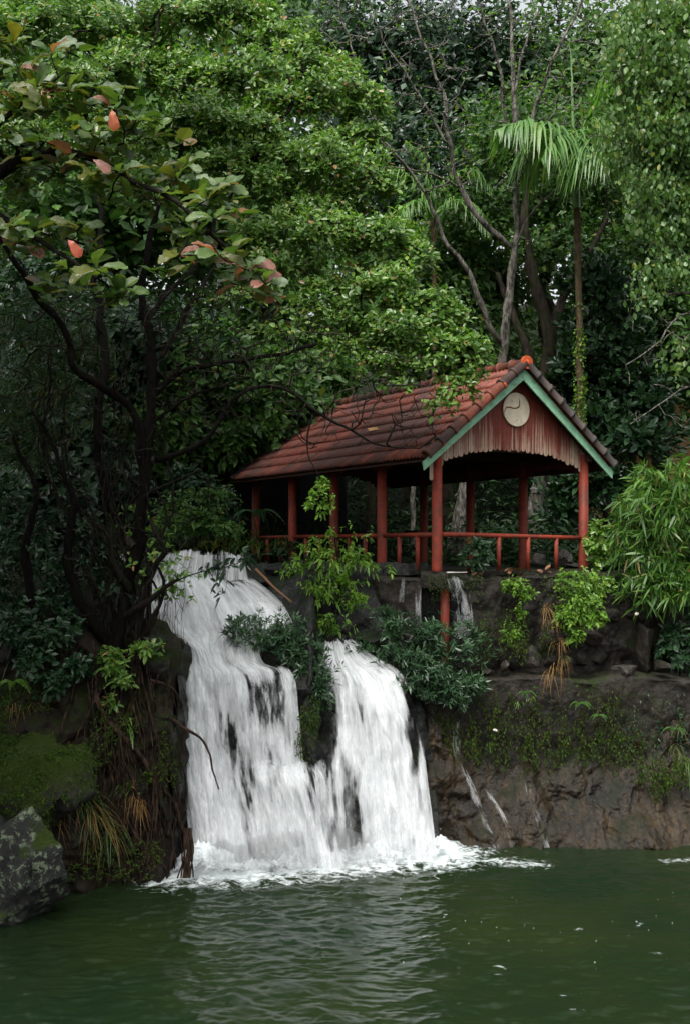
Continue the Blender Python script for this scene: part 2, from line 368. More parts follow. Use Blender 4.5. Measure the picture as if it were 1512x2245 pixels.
def bigleaf(name, a, b, rough=.36):
    m, t, bs, out = mat(name)
    r = objrand(t); c = ramp(t, r, [(0, a), (1, b)])
    c = mixc(t, .5, c, ramp(t, noise(t, 14, 6, .65), [(.3, (.5, .5, .45)), (.7, (1.3, 1.25, 1.2))]), 'MULTIPLY')
    tc = node(t, 'ShaderNodeTexCoord').outputs['Object']
    t.links.new(c, bs.inputs['Base Color']); bs.inputs['Roughness'].default_value = rough; bs.inputs['Specular IOR Level'].default_value = .6
    tr = node(t, 'ShaderNodeBsdfTranslucent'); t.links.new(mixc(t, 1., c, (1.6, 1.5, .6), 'MULTIPLY'), tr.inputs['Color'])
    mx = node(t, 'ShaderNodeMixShader'); mx.inputs[0].default_value = .35
    t.links.new(bs.outputs[0], mx.inputs[1]); t.links.new(tr.outputs[0], mx.inputs[2]); t.links.new(mx.outputs[0], out.inputs['Surface'])
    wv = node(t, 'ShaderNodeTexWave'); wv.inputs['Scale'].default_value = 9; wv.inputs['Distortion'].default_value = .6
    t.links.new(tc, wv.inputs['Vector']); bump(t, bs, wv.outputs['Fac'], .3, .01); return m
M['big_green'] = bigleaf('almond_leaf_green', (.05, .105, .024), (.1, .17, .04))
M['big_olive'] = bigleaf('almond_leaf_olive', (.075, .1, .018), (.13, .14, .025))
M['leaf_almond'] = leafmat('almond_leaf_mass', [(0, (.04, .085, .02)), (.6, (.075, .13, .03)), (.9, (.12, .13, .03)), (1, (.2, .1, .05))], .34, .3, .5)
M['big_red'] = bigleaf('almond_leaf_red', (.5, .07, .04), (.45, .14, .05))
M['big_pink'] = bigleaf('almond_leaf_bronze', (.2, .1, .06), (.3, .13, .1))

# ------------------------------------------------------------------ terrain: cliff, banks, ground, pond
ZK = np.array([-.7, 0, .5, 1.5, 2.5, 3.2, 3.6, 4.0, 4.6, 5.2])
CK = [(-500, [13,13.5,14.2,15.4,16.6,17.5,18.1,18.8,20,22]), (-100, [15,15.5,16,16.8,17.4,18,18.4,18.8,19.6,21.5]),
 (20, [15.9,16.4,16.7,17.2,17.7,18.1,18.4,18.7,19.4,21.5]), (150, [16.9,17.2,17.35,17.7,18.0,18.25,18.45,18.7,19.4,21.5]),
 (220, [17.2,17.5,17.6,17.9,18.1,18.35,18.55,18.8,19.8,22.4]), (300, [17.6,17.85,17.95,18.1,18.3,18.45,18.6,19.6,22.6,23.4]), (385, [18.1,18.25,18.3,18.4,18.5,18.65,19.2,21,22.6,23.4]),
 (425, [19.1,19.25,19.3,19.55,19.8,20.05,20.45,20.85,21.8,22.9]), (560, [19.1,19.25,19.4,19.65,19.9,20.15,20.55,20.95,21.8,22.9]),
 (640, [19.2,19.3,19.4,19.65,19.95,20.15,20.4,20.8,21.5,22.6]), (676, [19.3,19.4,19.45,19.6,19.6,19.6,19.75,20.1,20.9,21.6]),
 (712, [19.4,19.5,19.7,20.0,20.25,20.5,21.0,21.2,21.4,21.7]), (900, [19.5,19.6,19.8,20.1,20.4,20.7,21.1,21.35,21.55,21.8]),
 (960, [19.72,19.85,20.1,20.55,20.95,21.3,21.7,21.9,22,22.2]), (1010, [19.85,19.95,20.25,20.85,21.1,21.4,21.9,22.3,22.8,23]),
 (1500, [20.1,20.25,20.6,21.15,21.5,21.8,22.2,22.6,23,23.4]), (2100, [18,18.4,19,20,20.6,21,21.5,22,22.6,23])]
CX = np.array([(c[0]-CXP)/FPX*19.5 for c in CK]); CY = np.array([c[1] for c in CK], float)
def cliff_y(x, z):
    x = np.asarray(x, float); z = np.asarray(z, float)
    i = np.clip(np.searchsorted(CX, x)-1, 0, len(CX)-2); t = np.clip((x-CX[i])/(CX[i+1]-CX[i]), 0, 1); t = t*t*(3-2*t)
    j = np.clip(np.searchsorted(ZK, z)-1, 0, len(ZK)-2); s = np.clip((z-ZK[j])/(ZK[j+1]-ZK[j]), 0, 1)
    A = CY[i, j]*(1-s)+CY[i, j+1]*s; B = CY[i+1, j]*(1-s)+CY[i+1, j+1]*s
    return A*(1-t)+B*t
def surf(px, py, off=.05):
    Y = 18.5
    for _ in range(30):
        p = P(px, py, Y); Y = .5*Y+.5*(float(cliff_y(p[0], p[2]))-off)
    return P(px, py, Y)
def grid_faces(nu, nv):
    i = np.arange(nv-1)[:, None]*nu; j = np.arange(nu-1)[None]
    return np.stack([i+j, i+j+1, i+nu+j+1, i+nu+j], -1).reshape(-1, 4)
def cliff_piece(name, px0, px1, nx, nz, m, amp, freq, aniso=(1, 1, 1), z1=5.2, bulge=0):
    xs = np.linspace((px0-CXP)/FPX*19.5, (px1-CXP)/FPX*19.5, nx); zs = np.linspace(-.7, z1, nz)
    X, Z = np.meshgrid(xs, zs); Y = cliff_y(X, Z)
    p = np.stack([X, Y*.6, Z], -1)
    if bulge: Y = Y-bulge*fbm(np.stack([X*.75+Z*.35, Z*.55, X*0+3], -1), 3)-.6*bulge*(1-2*np.abs(fbm(np.stack([X*1.1+Z*.6, Z*.3, X*0+8], -1), 2)))*np.clip(1.9-Z, 0, 1)
    D = fbm(p*freq*np.array(aniso), 6, .55)
    rid = 1-np.abs(fbm(p*freq*.7+31, 3))*2
    Y = Y-amp*(D*.8+rid*.35)+amp*.2
    X = X+amp*.4*fbm(p*freq*1.3+77, 3); Z2 = Z+amp*.35*fbm(p*freq*1.1+53, 3)
    o = link(name, np_mesh(name, np.stack([X, Y, Z2], -1).reshape(-1, 3), grid_faces(nx, nz)), m, kind='structure'); return o
cliff_piece('earth_bank', -520, 415, 330, 220, M['bank'], .28, 1.6)
cliff_piece('waterfall_rock', 400, 962, 220, 200, M['rock_fall'], .14, 2.2)
cliff_piece('cliff_rock', 945, 2100, 460, 240, M['cliff'], .17, 1.8, (1.1, 1, .8), 2.7, .26)
# upper ground
def wall_y(x): return np.interp(x, [-3, -1.1, 1.2, 2.1, 5.6, 9, 15], [23.5, 22.6, 21.15, 21.2, 22.55, 23, 23])
def ground_z(x, y):
    left = np.where(y < 22.8, 4.35+np.clip(y-19.4, 0, 3)*.16, 4.85)
    right = 4.93+0*y
    t = np.clip((x+1.8)/.6, 0, 1); z = left*(1-t)+right*t
    z = z+np.clip(y-33, 0, 60)*.34+np.clip(-7-x, 0, 30)*.12+np.clip(x-9, 0, 30)*.1
    return z
xs = np.concatenate([np.linspace(-60, -9, 30), np.linspace(-8.8, 8.8, 180), np.linspace(9, 60, 30)]); ys = np.concatenate([np.linspace(17, 30, 130), np.linspace(30.2, 110, 70)])
X, Y = np.meshgrid(xs, ys); Z = ground_z(X, Y)+.06*fbm(np.stack([X, Y, X*0], -1)*1.2, 4)+np.clip(Y-32, 0, 10)*.12*fbm(np.stack([X, Y, X*0], -1)*.25, 3)
Ylim = np.where(X < -1.5, cliff_y(X, X*0+4.55)+.05, wall_y(X)+.3); ok = (Y > Ylim).ravel(); F = grid_faces(len(xs), len(ys)); F = F[ok[F].all(1)]
link('ground', np_mesh('ground', np.stack([X, Y, Z], -1).reshape(-1, 3), F), M['soil'], kind='structure')
# pond
xs = np.concatenate([np.linspace(-45, -7.2, 14), np.linspace(-7, 7.6, 430), np.linspace(7.8, 45, 14)]); ys = np.concatenate([np.linspace(-25, 10, 16), np.linspace(10.2, 20.8, 420)])
X, Y = np.meshgrid(xs, ys); Z = np.zeros_like(X); r = np.random.default_rng(3)
base = np.array([P(px, py, EYE*FPX/(py-HOR)) for px, py in ((425, 1908), (520, 1905), (620, 1898), (740, 1888), (850, 1880), (955, 1870))])
def dseg(X, Y, pts):
    d = np.full(X.shape, 1e9)
    for a, b in zip(pts[:-1], pts[1:]):
        ab = b[:2]-a[:2]; t = np.clip(((X-a[0])*ab[0]+(Y-a[1])*ab[1])/(ab@ab), 0, 1)
        d = np.minimum(d, np.hypot(X-a[0]-t*ab[0], Y-a[1]-t*ab[1]))
    return d
D = dseg(X, Y, base)
warp = .25*fbm(np.stack([X, Y, X*0], -1)*.8, 3); warp2 = .25*fbm(np.stack([X, Y, X*0+9], -1)*.8, 3)
for k in range(90):
    L = .085*(11**(r.uniform(0, 1)**1.9)); th = -math.pi/2+r.normal(0, .5); kk = 2*math.pi/L; a = L*.0056*r.uniform(.5, 1.2)
    Z += a*np.sin(kk*((X+warp)*math.cos(th)+(Y+warp2)*math.sin(th))+r.uniform(0, 6.3))
Z = Z*(.75+1.6*np.exp(-D/1.6)+.35*fbm(np.stack([X, Y, X*0], -1)*.5, 3))
Z += .05*np.exp(-D/.5)*fbm(np.stack([X, Y, X*0], -1)*3.3, 4)
Z *= np.where((np.abs(X) < 7.6) & (Y > 10), 1, 0)
fo = .98-D*.62
stream = dseg(X, Y, np.array([P(950, 1880, 19.4), P(1060, 1888, 19.2), P(1180, 1895, 19.0)])); fo = np.maximum(fo, .56-stream*1.1)
fo = np.maximum(fo, .7-dseg(X, Y, np.array([P(330, 1935, 17.95), P(430, 1925, 18.2)]))*2.2)
fo = np.maximum(fo, .5-dseg(X, Y, np.array([P(1455, 1886, 19.2), P(1560, 1882, 19.3)]))*1.6)
for px, py in ((980, 2005), (1075, 2005), (1275, 2035), (1100, 2120), (1090, 2135), (1230, 2180), (1275, 2178), (1260, 2217), (1350, 2180), (1400, 2028), (1440, 2090), (930, 2052)):
    c = P(px, py, EYE*FPX/(py-HOR)); fo = np.maximum(fo, .38-np.hypot((X-c[0])*.6, (Y-c[1])*1.1)*3.2)
fo = np.clip(fo, -1, 1)
link('pond_water', np_mesh('pond', np.stack([X, Y, Z], -1).reshape(-1, 3), grid_faces(len(xs), len(ys)), attr={'foam': fo.ravel()}), M['pond'], kind='structure')
# low far shore behind the camera and at the sides closes the pond
# ------------------------------------------------------------------ falling water
def sheet(rows, nu, nv, bulge, amp, seed, cover_edge=.16, off=0, base_cover=1., lipn=0, gap=0, bias=None, gseed=0, fade_end=False):
    rows = np.array([[a, b, c, d] for a, b, c, d in rows], float)
    L = np.array([P(a, c, d) for a, b, c, d in rows]); R = np.array([P(b, c, d) for a, b, c, d in rows])
    L = smooth_path(L, nv); R = smooth_path(R, nv)
    u = np.linspace(0, 1, nu)[None, :, None]; v = np.linspace(0, 1, nv)[:, None, None]
    G = L[:, None]*(1-u)+R[:, None]*u
    wid = np.linalg.norm(R-L, axis=1).mean(); ln = np.linalg.norm(np.diff((L+R)/2, axis=0), axis=1).sum()
    uu = u[..., 0]*wid+0*v[..., 0]; vv = v[..., 0]*ln+0*u[..., 0]
    n = fbm(np.stack([uu*2.6, vv*.55, uu*0+seed], -1), 5, .6)
    n2 = fbm(np.stack([uu*1.1, vv*1.2, uu*0+seed+40], -1), 3)
    G[..., 1] -= bulge*(1-(2*u[..., 0]-1)**2)+amp*(n+.5*n2)+off
    G[..., 2] += lipn*fbm(np.stack([uu*2.5, uu*0, uu*0+seed], -1), 3)*(1-v[..., 0])**2
    e = np.minimum(u, 1-u)[..., 0]*wid; cov = base_cover-cover_edge*np.exp(-(e/.12)**2)+0*vv
    vb = np.clip(v[..., 0]/.07, 0, 1); cov = cov-.16*(1-vb)**1.5
    if fade_end: cov = cov-.4*np.clip((v[..., 0]-.88)/.12, 0, 1)**1.5
    g = fbm(np.stack([uu*3.8, vv*.62, uu*0+gseed*5.5], -1), 5, .6)
    if bias is not None: g = g+bias(u[..., 0], v[..., 0])
    cov = cov-gap*np.clip((g+.16)/1.0, 0, 1)
    return G.reshape(-1, 3), grid_faces(nu, nv), np.stack([uu, vv], -1).reshape(-1, 2), cov.ravel()
def fall(name, label, rows, nu, nv, bulge, amp, layers, seed, gap=.0, bias=None, fade_end=False, edge=.16):
    t = None
    c = np.array([(a+b)/2 for a, b, _, _ in rows][-1:]+[rows[-1][2], rows[-1][3]])
    th = bpy.data.objects.new(name, None); COL.objects.link(th); th.location = tuple(P(c[0], c[1], c[2])); th['kind'] = 'structure'; th['label'] = label
    for i, (mk, off, cov) in enumerate(layers):
        V, F, uv, cv = sheet(rows, nu, nv, bulge, amp, seed+i*13, off=off, base_cover=cov, cover_edge=edge, lipn=.09, gap=gap, bias=bias, gseed=seed, fade_end=fade_end)
        uv = uv+np.array([seed*3.1+i*7.7, seed*1.3])
        wpart('water_sheet', V, [F], M[mk], th, uv=uv, attr={'cover': cv})
    return th
DENSE = [('fall_back', 0, 1.1), ('fall_back', .05, 1.05), ('fall_front', .1, 1.03)]
fall('weir_cascade', 'thin upper curtain of water falling over the weir', [(338,542,1210,22.6),(332,545,1222,22.5),(318,550,1250,22.35),(300,556,1292,22.1)], 90, 40, .1, .05, [('fall_thin', 0, 1.1), ('fall_thin', .05, 1.06)], 1)
fall('side_cascade', 'sparse curtain of water behind the dark tree', [(196,345,1196,23.6),(196,342,1215,23.5),(200,338,1250,23.4),(205,335,1310,23.2)], 70, 40, .05, .05, [('fall_thin', 0, .98), ('fall_thin', .06, .96)], 2)
fall('upper_cascade', 'white water spreading over a rounded rock below the weir', [(305,548,1272,22.1),(296,585,1296,21.75),(284,628,1340,21.2),(286,640,1382,20.75),(340,596,1402,20.5),(385,570,1425,20.3),(386,578,1452,20.1),(384,612,1470,19.9),(384,625,1510,19.72)], 150, 110, .25, .09, [('fall_back', 0, 1.12), ('fall_back', .05, 1.08), ('fall_front', .1, 1.04)], 3, .22, lambda u, v: .45*np.exp(-((u-.4)/.16)**2-((v-.28)/.1)**2)-.25, True)
fall('left_waterfall', 'tall white left waterfall beside the root covered bank', [(382,632,1460,19.95),(384,644,1480,19.8),(390,655,1560,19.6),(396,663,1650,19.45),(402,672,1720,19.3),(412,690,1800,19.15),(420,715,1908,18.95)], 170, 180, .1, .08, DENSE, 4, .3, lambda u, v: .8*np.exp(-((u-.8)/.2)**2-((v-.22)/.22)**2)-.1-.35*np.clip((v-.7)/.15, 0, 1))
fall('middle_waterfall', 'short middle fall below the rock step', [(562,716,1664,19.5),(550,724,1676,19.2),(548,732,1694,19.04),(572,745,1780,18.92),(592,762,1905,18.75)], 110, 90, .08, .06, [('fall_back', 0, 1.08), ('fall_front', .06, 1.02)], 5, .32, lambda u, v: .65*np.exp(-((u-.22)/.2)**2-((v-.6)/.4)**2)-.05)
fall('right_waterfall', 'tall white right waterfall below the oleander bushes', [(708,772,1405,20.9),(704,815,1440,20.7),(697,880,1480,20.4),(692,905,1530,20.15),(690,925,1620,19.9),(692,938,1720,19.65),(698,948,1800,19.5),(702,958,1885,19.35)], 170, 180, .1, .08, DENSE, 6, .3, lambda u, v: .75*np.exp(-((u-.12)/.12)**2-((v-.5)/.28)**2)+.55*np.exp(-((u-.5)/.2)**2-((v-.9)/.14)**2)-.18)
def cast_rock(px, py):
    o = Vector((0, 0, EYE)); d = (Vector(P(px, py, 20.))-o).normalized(); ob = bpy.data.objects['cliff_rock']; hit, loc, _, _ = ob.ray_cast(o, d)
    return loc.y if hit else float(surf(px, py)[1])
bpy.context.view_layer.update()
# thin trickles over the walls
def trickle(name, label, pts, wpx, seed, cov=1.07):
    rows = [(px-wpx/2, px+wpx/2, py, Y) for px, py, Y in pts]
    fall(name, label, rows, 14, 50, 0, .02, [('fall_trickle', 0, cov)], seed, edge=.1)
trickle('wall_trickle', 'thin trickle falling from the wall top by the corner post', [(918,1262,21.0),(916,1300,20.95),(917,1375,20.9)], 12, 21)
trickle('wall_trickle', 'broad white trickle falling from the wall right of the corner post', [(998,1266,21.05),(1008,1300,21.0),(1015,1360,20.95),(1018,1400,20.95)], 44, 22)
trickle('wall_trickle', 'faint trickle on the wall left of the corner post', [(882,1262,21.1),(879,1320,21.05)], 10, 23)
for k, (a, lab) in enumerate((([(1000,1570,20.7),(1003,1660,20.6),(1035,1735,20.25),(1060,1800,20.0),(1092,1862,19.8)], 'thin white runnel on brown rock nearest the waterfall'),
          ([(1045,1670,20.65),(1075,1745,20.3),(1105,1800,20.05),(1125,1860,19.85)], 'thin white runnel in the middle of the brown rock'),
          ([(1150,1640,20.75),(1160,1745,20.35),(1180,1800,20.1),(1198,1858,19.9)], 'thin white runnel on the brown rock farthest right'))):
    pts = []
    for px, py, Y in a: pts.append((px, py, cast_rock(px, py)-.05))
    trickle('rock_runnel', lab, pts, (17, 12, 11)[k], 31+k, (1.07, 1.04, 1.04)[k])
# foam mound at the foot of the falls, and droplets
gx = np.linspace(-3.0, 2.3, 260); gy = np.linspace(17.6, 19.9, 120); X, Y = np.meshgrid(gx, gy); D = dseg(X, Y, base)
pp = np.stack([X, Y, X*0], -1)
H = np.clip(1-D/.75, 0, 1)**1.2*(.2+.2*fbm(pp*np.array([3.4, 3.4, 1]), 6, .62))+.012
link('foam', np_mesh('foam', np.stack([X, Y, H], -1).reshape(-1, 3), grid_faces(260, 120), attr={'foam': (1.05-D*1.45).ravel()}), M['foam'], kind='stuff')
def specks(n, cent, sig, smin, smax, r):
    c = cent; s = r.uniform(smin, smax, len(c))[:, None, None]
    o = np.array([(1,0,0),(-1,0,0),(0,1,0),(0,-1,0),(0,0,1.),(0,0,-1)]); o = o[None]*s*r.uniform(.6, 1.3, (len(c), 1, 3))
    V = (c[:, None]+o).reshape(-1, 3); f = np.array([(0,2,4),(2,1,4),(1,3,4),(3,0,4),(2,0,5),(1,2,5),(3,1,5),(0,3,5)])
    return V, (f[None]+np.arange(len(c))[:, None, None]*6).reshape(-1, 3)
r = np.random.default_rng(5); n = 1500; t = r.uniform(0, len(base)-1.001, n); i = t.astype(int); c = base[i]*(1-(t-i))[:, None]+base[i+1]*(t-i)[:, None]
c = c+np.stack([r.normal(0, .08, n), -np.abs(r.normal(0, .28, n)), np.abs(r.normal(0, .2, n))+.03], -1); c[:, 2] = np.abs(c[:, 2])
V, F = specks(n, c, 0, .003, .009, r); link('spray_droplets', np_mesh('spray_droplets', V, F), M['spray'], kind='stuff')
# soft mist hanging over the plunge
mm_, tt_, bb_, oo_ = mat('spray_mist'); tt_.nodes.remove(bb_); pvn = node(tt_, 'ShaderNodeVolumePrincipled'); pvn.inputs['Color'].default_value = (.95, .97, .97, 1); pvn.inputs['Density'].default_value = 1.0; pvn.inputs['Anisotropy'].default_value = .2
tt_.links.new(pvn.outputs[0], oo_.inputs['Volume'])
bp_ = smooth_path(base+np.array([0, -.12, .12]), 40); b = MB(); b.tube(bp_, (.36+.18*fbm(np.stack([np.arange(40)*.3, np.arange(40)*0., np.arange(40)*0.], -1), 3))*np.clip(np.minimum(np.arange(40), 39-np.arange(40))/5., .12, 1), 14); b.build('spray_mist', mm_, None, True, kind='stuff')
n = 34; c = []
for k in range(n):
    px, py = r.uniform(940, 1512), r.normal(2040, 28)
    if k % 5 == 0: px, py = r.uniform(250, 1512), r.uniform(1940, 2230)
    p = P(px, py, EYE*FPX/(py-HOR)); c.append((p[0], p[1], .004))
V, F = specks(n, np.array(c), 0, .003, .009, r); link('foam_bubbles', np_mesh('foam_bubbles', V, F), M['spray'], kind='stuff')

# ------------------------------------------------------------------ walls, rocks
def disp_slab(name, xs, ytop, z0, z1, thick, m, parent, nx, nz, amp, freq, seed=0):
    """front + top of a rough slab following y = ytop(x)"""
    X, Tt = np.meshgrid(np.linspace(*xs, nx), np.linspace(0, 1, nz))
    h = z1-z0; tot = h+thick; s = Tt*tot
    Z = np.where(s < h, z0+s, z1); Y = ytop(X)+np.where(s < h, 0, s-h)
    p = np.stack([X, Y, Z], -1); d = fbm(p*freq+seed, 5, .55)
    fr = np.clip((h-s)/.12, 0, 1); Yd = Y-amp*d*np.clip(fr+.2, 0, 1); Zd = Z+amp*.5*d*(1-fr)+.07*fbm(np.stack([X*1.3, X*0, X*0+seed], -1), 4)*np.clip(1-fr+.3, 0, 1)-.05*np.exp(-((s-h)/.05)**2)
    V = np.stack([X, Yd, Zd], -1).reshape(-1, 3)
    return wpart(name, V, [grid_faces(nx, nz)], m, parent)
def px2x(px, Y): return (px-CXP)/FPX*Y
lw = thing('lower_retaining_wall', 'dark mossy lower concrete wall hung with creepers above the brown rock', 'wall', (4.5, 21, 1.4))
def lw_y(x): return np.interp(x, [1.3, 2, 6.5, 9], [20.9, 20.85, 21.25, 21.4])
disp_slab('wall_face', (1.45, 9.2), lw_y, .7, 2.98, .75, M['wall'], lw, 300, 90, .05, 2.6)
uw = thing('upper_retaining_wall', 'mossy old stone and concrete wall carrying the pavilion floor', 'wall', (3, 21.6, 3))
disp_slab('wall_face', (-1.3, 1.47), wall_y, 3.2, 4.98, .9, M['wall'], uw, 150, 80, .06, 2.6, 3)
disp_slab('wall_face', (2.36, 6.3), wall_y, 2.9, 4.98, 1.2, M['wall'], uw, 200, 90, .07, 2.6, 5)
disp_slab('wall_face', (6.2, 11), lambda x: wall_y(x)+.22, 2.85, 4.95, 1.2, M['bank'], uw, 160, 80, .16, 1.8, 15)
disp_slab('wall_cap', (1.46, 2.37), lambda x: wall_y(x)-.02, 4.7, 4.985, .9, M['wall'], uw, 60, 30, .04, 3.5, 9)
MB().box((1.3, 21.75, 2.8), (2.5, 21.85, 4.9)).build('recess_back', M['rock_fall'], uw, loc=tuple(-np.array(uw.location)))
def stone_mesh(seed, sx, sy, sz, lvl=2, angular=.3):
    import bmesh
    bm = bmesh.new(); bmesh.ops.create_icosphere(bm, subdivisions=lvl, radius=1)
    V = np.array([v.co for v in bm.verts]); F = np.array([[v.index for v in f.verts] for f in bm.faces]); bm.free()
    r = np.random.default_rng(seed)
    V = V*(1+(.28 if lvl < 5 else .42)*fbm(V*(1.1 if lvl < 5 else 1.5)+seed*3.3, 3))[:, None]
    for _ in range(11):
        n = nrm(r.normal(0, 1, 3)); d = r.uniform(.4, .8); k = V@n; V = V-np.clip(k-d, 0, 9)[:, None]*n*.97
    V = V+nrm(V)*((.05 if lvl < 4 else .1)*fbm(V*(3.1 if lvl < 4 else 2.2)+seed*1.7, 6, .62))[:, None]
    return V*np.array([sx, sy, sz]), F
def stone(name, c, sz, m, seed, parent=None, label=None, cat=None, group=None, lvl=2, rz=0):
    V, F = stone_mesh(seed, *sz, lvl=lvl); a = math.cos(rz); b = math.sin(rz); V = V@np.array([[a, b, 0], [-b, a, 0], [0, 0, 1]])
    me = np_mesh(name, V, [F], smooth=lvl > 3)
    loc = np.array(c) if parent is None else np.array(c)-np.array(parent.location)
    o = link(name, me, m, parent, tuple(loc))
    if label: tag(o, label, cat, group)
    return o
# rubble stones that show in the upper wall, and a leaning slab at its end
r = np.random.default_rng(12)
for row in range(4):
    z = 3.25+row*.4
    x = 2.65+(row % 2)*.2
    while x < 6.0:
        wd = r.uniform(.3, .62)
        if r.random() < .6:
            stone('stone', (x+wd/2, float(wall_y(x))+.05, z+r.uniform(-.07, .07)), (wd*.62, .12, r.uniform(.17, .26)), M['wall'], int(r.integers(1e6)), uw)
        x += wd+.06
stone('stone', P(1412, 1415, 21.9), (.27, .25, .75), M['wall'], 77, uw, lvl=3)
q = [(1280, 1455, 'tan angular stone on the ledge under the oleander bush', 'stone_tan', (.14, .12, .11)), (1350, 1452, 'low dark slab lying on the ledge beside the tan stone', 'rock_fall', (.32, .15, .07)),
     (1060, 1470, 'wet flat grey slab on the ledge under the broad trickle', 'stone', (.36, .18, .09)), (1105, 1462, 'small upright grey stone on the wet ledge', 'stone', (.14, .12, .13)),
     (1165, 1440, 'rounded grey block at the foot of the upper wall', 'stone', (.2, .15, .24)), (1240, 1450, 'dark rounded block on the ledge under the leafy wall bush', 'wall', (.24, .16, .2)),
     (1370, 1468, 'wide low boulder on the ledge at the right', 'stone', (.42, .2, .14)), (1450, 1462, 'dark low rock on the ledge at the far right', 'wall', (.4, .2, .15))]
q[0] = (968, 1449,)+q[0][2:]; q[1] = (1000, 1462,)+q[1][2:]
for px, py, lab, mk, sz in q:
    stone('ledge_rock', P(px, py, 21.25), sz, M[mk], int(px), label=lab, cat='rock', group='rocks on the wall ledge', rz=px)
for px, py, lab, sz in ((1180, 1228, 'low grey block on the floor behind the front railing', (.28, .2, .2)), (1232, 1222, 'angular grey stone beside the right front post', (.24, .2, .22)), (1258, 1240, 'flat grey stone at the foot of the right front post', (.3, .2, .1))):
    stone('floor_rock', P(px, py, 24.3), sz, M['stone'], int(px)+3, label=lab, cat='rock', group='rocks on the pavilion floor')
bo = stone('boulder', P(5, 1975, 16.2)+np.array([0, .2, .0]), (1.0, .8, 1.15), M['lichen'], 8, label='grey boulder patched with pale lichen at the lower left water edge', cat='boulder', lvl=5)
mb_ = stone('mossy_boulder', P(20, 1740, 17.35), (1.15, .75, 1.15), M['mossrock'], 19, label='big dark boulder furred with green moss above the lichen boulder', cat='boulder', lvl=5)
stone('flat_rock', P(348, 1402, 18.75), (.36, .35, .1), M['rock_fall'], 23, label='flat black wet rock jutting beside the upper cascade', cat='rock', lvl=3)
stone('corner_rock', P(340, 1455, 18.75), (.4, .35, .32), M['mossrock'], 29, label='mossy rock block under the flat black rock', cat='rock', lvl=4)
for k, (px, py, Y, sz, lab) in enumerate(((620, 1255, 22.4, (.5, .4, .28), 'brown earthy rock at the right end of the weir'), (640, 1405, 20.9, (.3, .3, .2), 'dark rock under the left oleander bush'), (655, 1500, 19.95, (.4, .35, .42), 'black wet rock between the two waterfalls'),
        (800, 1400, 20.9, (.36, .3, .14), 'grey wet stone at the head of the right waterfall'), (750, 1398, 21.1, (.2, .2, .12), 'small dark stone at the head of the right waterfall'))):
    stone('fall_rock', P(px, py, Y), sz, M['rock_fall'], 40+k, label=lab, cat='rock', lvl=4)
wr = thing('weir', 'dark concrete weir ledge the stream pours over', 'weir', P(400, 1230, 23.2))
MB().box((-4.2, 22.75, 4.4), (-1.95, 23.6, 5.33)).build('ledge', M['rock_fall'], wr, loc=tuple(-np.array(wr.location)))
MB().box((-6.2, 23.7, 4.3), (-4.21, 24.4, 5.5)).build('ledge', M['rock_fall'], wr, loc=tuple(-np.array(wr.location)))
MB().box((-6.1, 23.6, 5.2), (-1.95, 30, 5.36)).build('stream_water', M['pond'], kind='structure')

# ------------------------------------------------------------------ pavilion
SX, SY = 3.875, 7.88; BAY = SY/4
EX, EZ, RX, RZ = -.5, 2.2, SX/2, 4.17; YF, YB = -.34, 8.23
pv = thing('pavilion', 'open red timber pavilion with clay tile roof above the waterfall', 'pavilion', (1.80, 21.5, 5.03), math.radians(31.26))
th = np.linspace(0, 2*np.pi, 16, endpoint=False)
mcol = MB().tube([(0, 0, -.03), (0, 0, 0.05), (0, 0, 2.45)], [.108, .105, .1], 16).mesh('column', True)
for x in (0, SX):
    for k in range(5): link('column', mcol, M['red'], pv, (x, k*BAY, 0))
MB().tube([(0, 0, -2.3), (0, 0, -.03)], .09, 14).build('column_foot', M['red'], pv, True, (.1, -.12, 0))
MB().box((-.25, -.25, -.16), (SX+.35, SY+.4, -.0)).build('floor_slab', M['wall'], pv)
for x in (0,):
    for k in range(4):
        MB().tube([(x, k*BAY+.09, .72), (x, k*BAY+BAY-.09, .72)], .048, 10).build('rail', M['red'], pv, True)
        for j in (1, 2): MB().tube([(x, k*BAY+BAY*j/3, 0), (x, k*BAY+BAY*j/3, .69)], .046, 10).build('baluster', M['red'], pv, True)
MB().tube(smooth_path([(.09, 0, .73), (1.9, 0, .7), (SX-.09, 0, .67)], 6), .048, 10).build('rail', M['red'], pv, True)
for j in range(1, 5): MB().tube([(SX*j/5, 0, 0), (SX*j/5, 0, .68)], .046, 10).build('baluster', M['red'], pv, True)
for x in (0, SX): MB().box((x-.05, -.2, 2.3), (x+.05, SY+.2, 2.45)).build('wall_plate', M['beam'], pv)
for k in range(5): MB().box((.05, k*BAY+.06, 2.42), (SX-.05, k*BAY+.14, 2.56)).build('tie_beam', M['beam'], pv)
sl_ = (RZ-EZ)/(RX-EX); SL = math.hypot(RZ-EZ, RX-EX); ang = math.atan2(RZ-EZ, RX-EX)
for sgn in (1, -1):   # boarding under the tiles
    b = MB(); pts = []
    for (x, z) in ((EX+.02, EZ-.045), (RX, RZ-.045), (RX, RZ-.075), (EX+.02, EZ-.075)):
        xx = x if sgn > 0 else SX-x
        pts += [(xx, YF+.1, z), (xx, YB-.05, z)]
    b.add(pts, [(0, 1, 3, 2), (4, 5, 7, 6), (2, 3, 5, 4), (0, 6, 7, 1)], [])
    b.build('roof_board', M['beam'], pv)
def roof_z(x): return EZ+sl_*(min(x, SX-x)-EX)
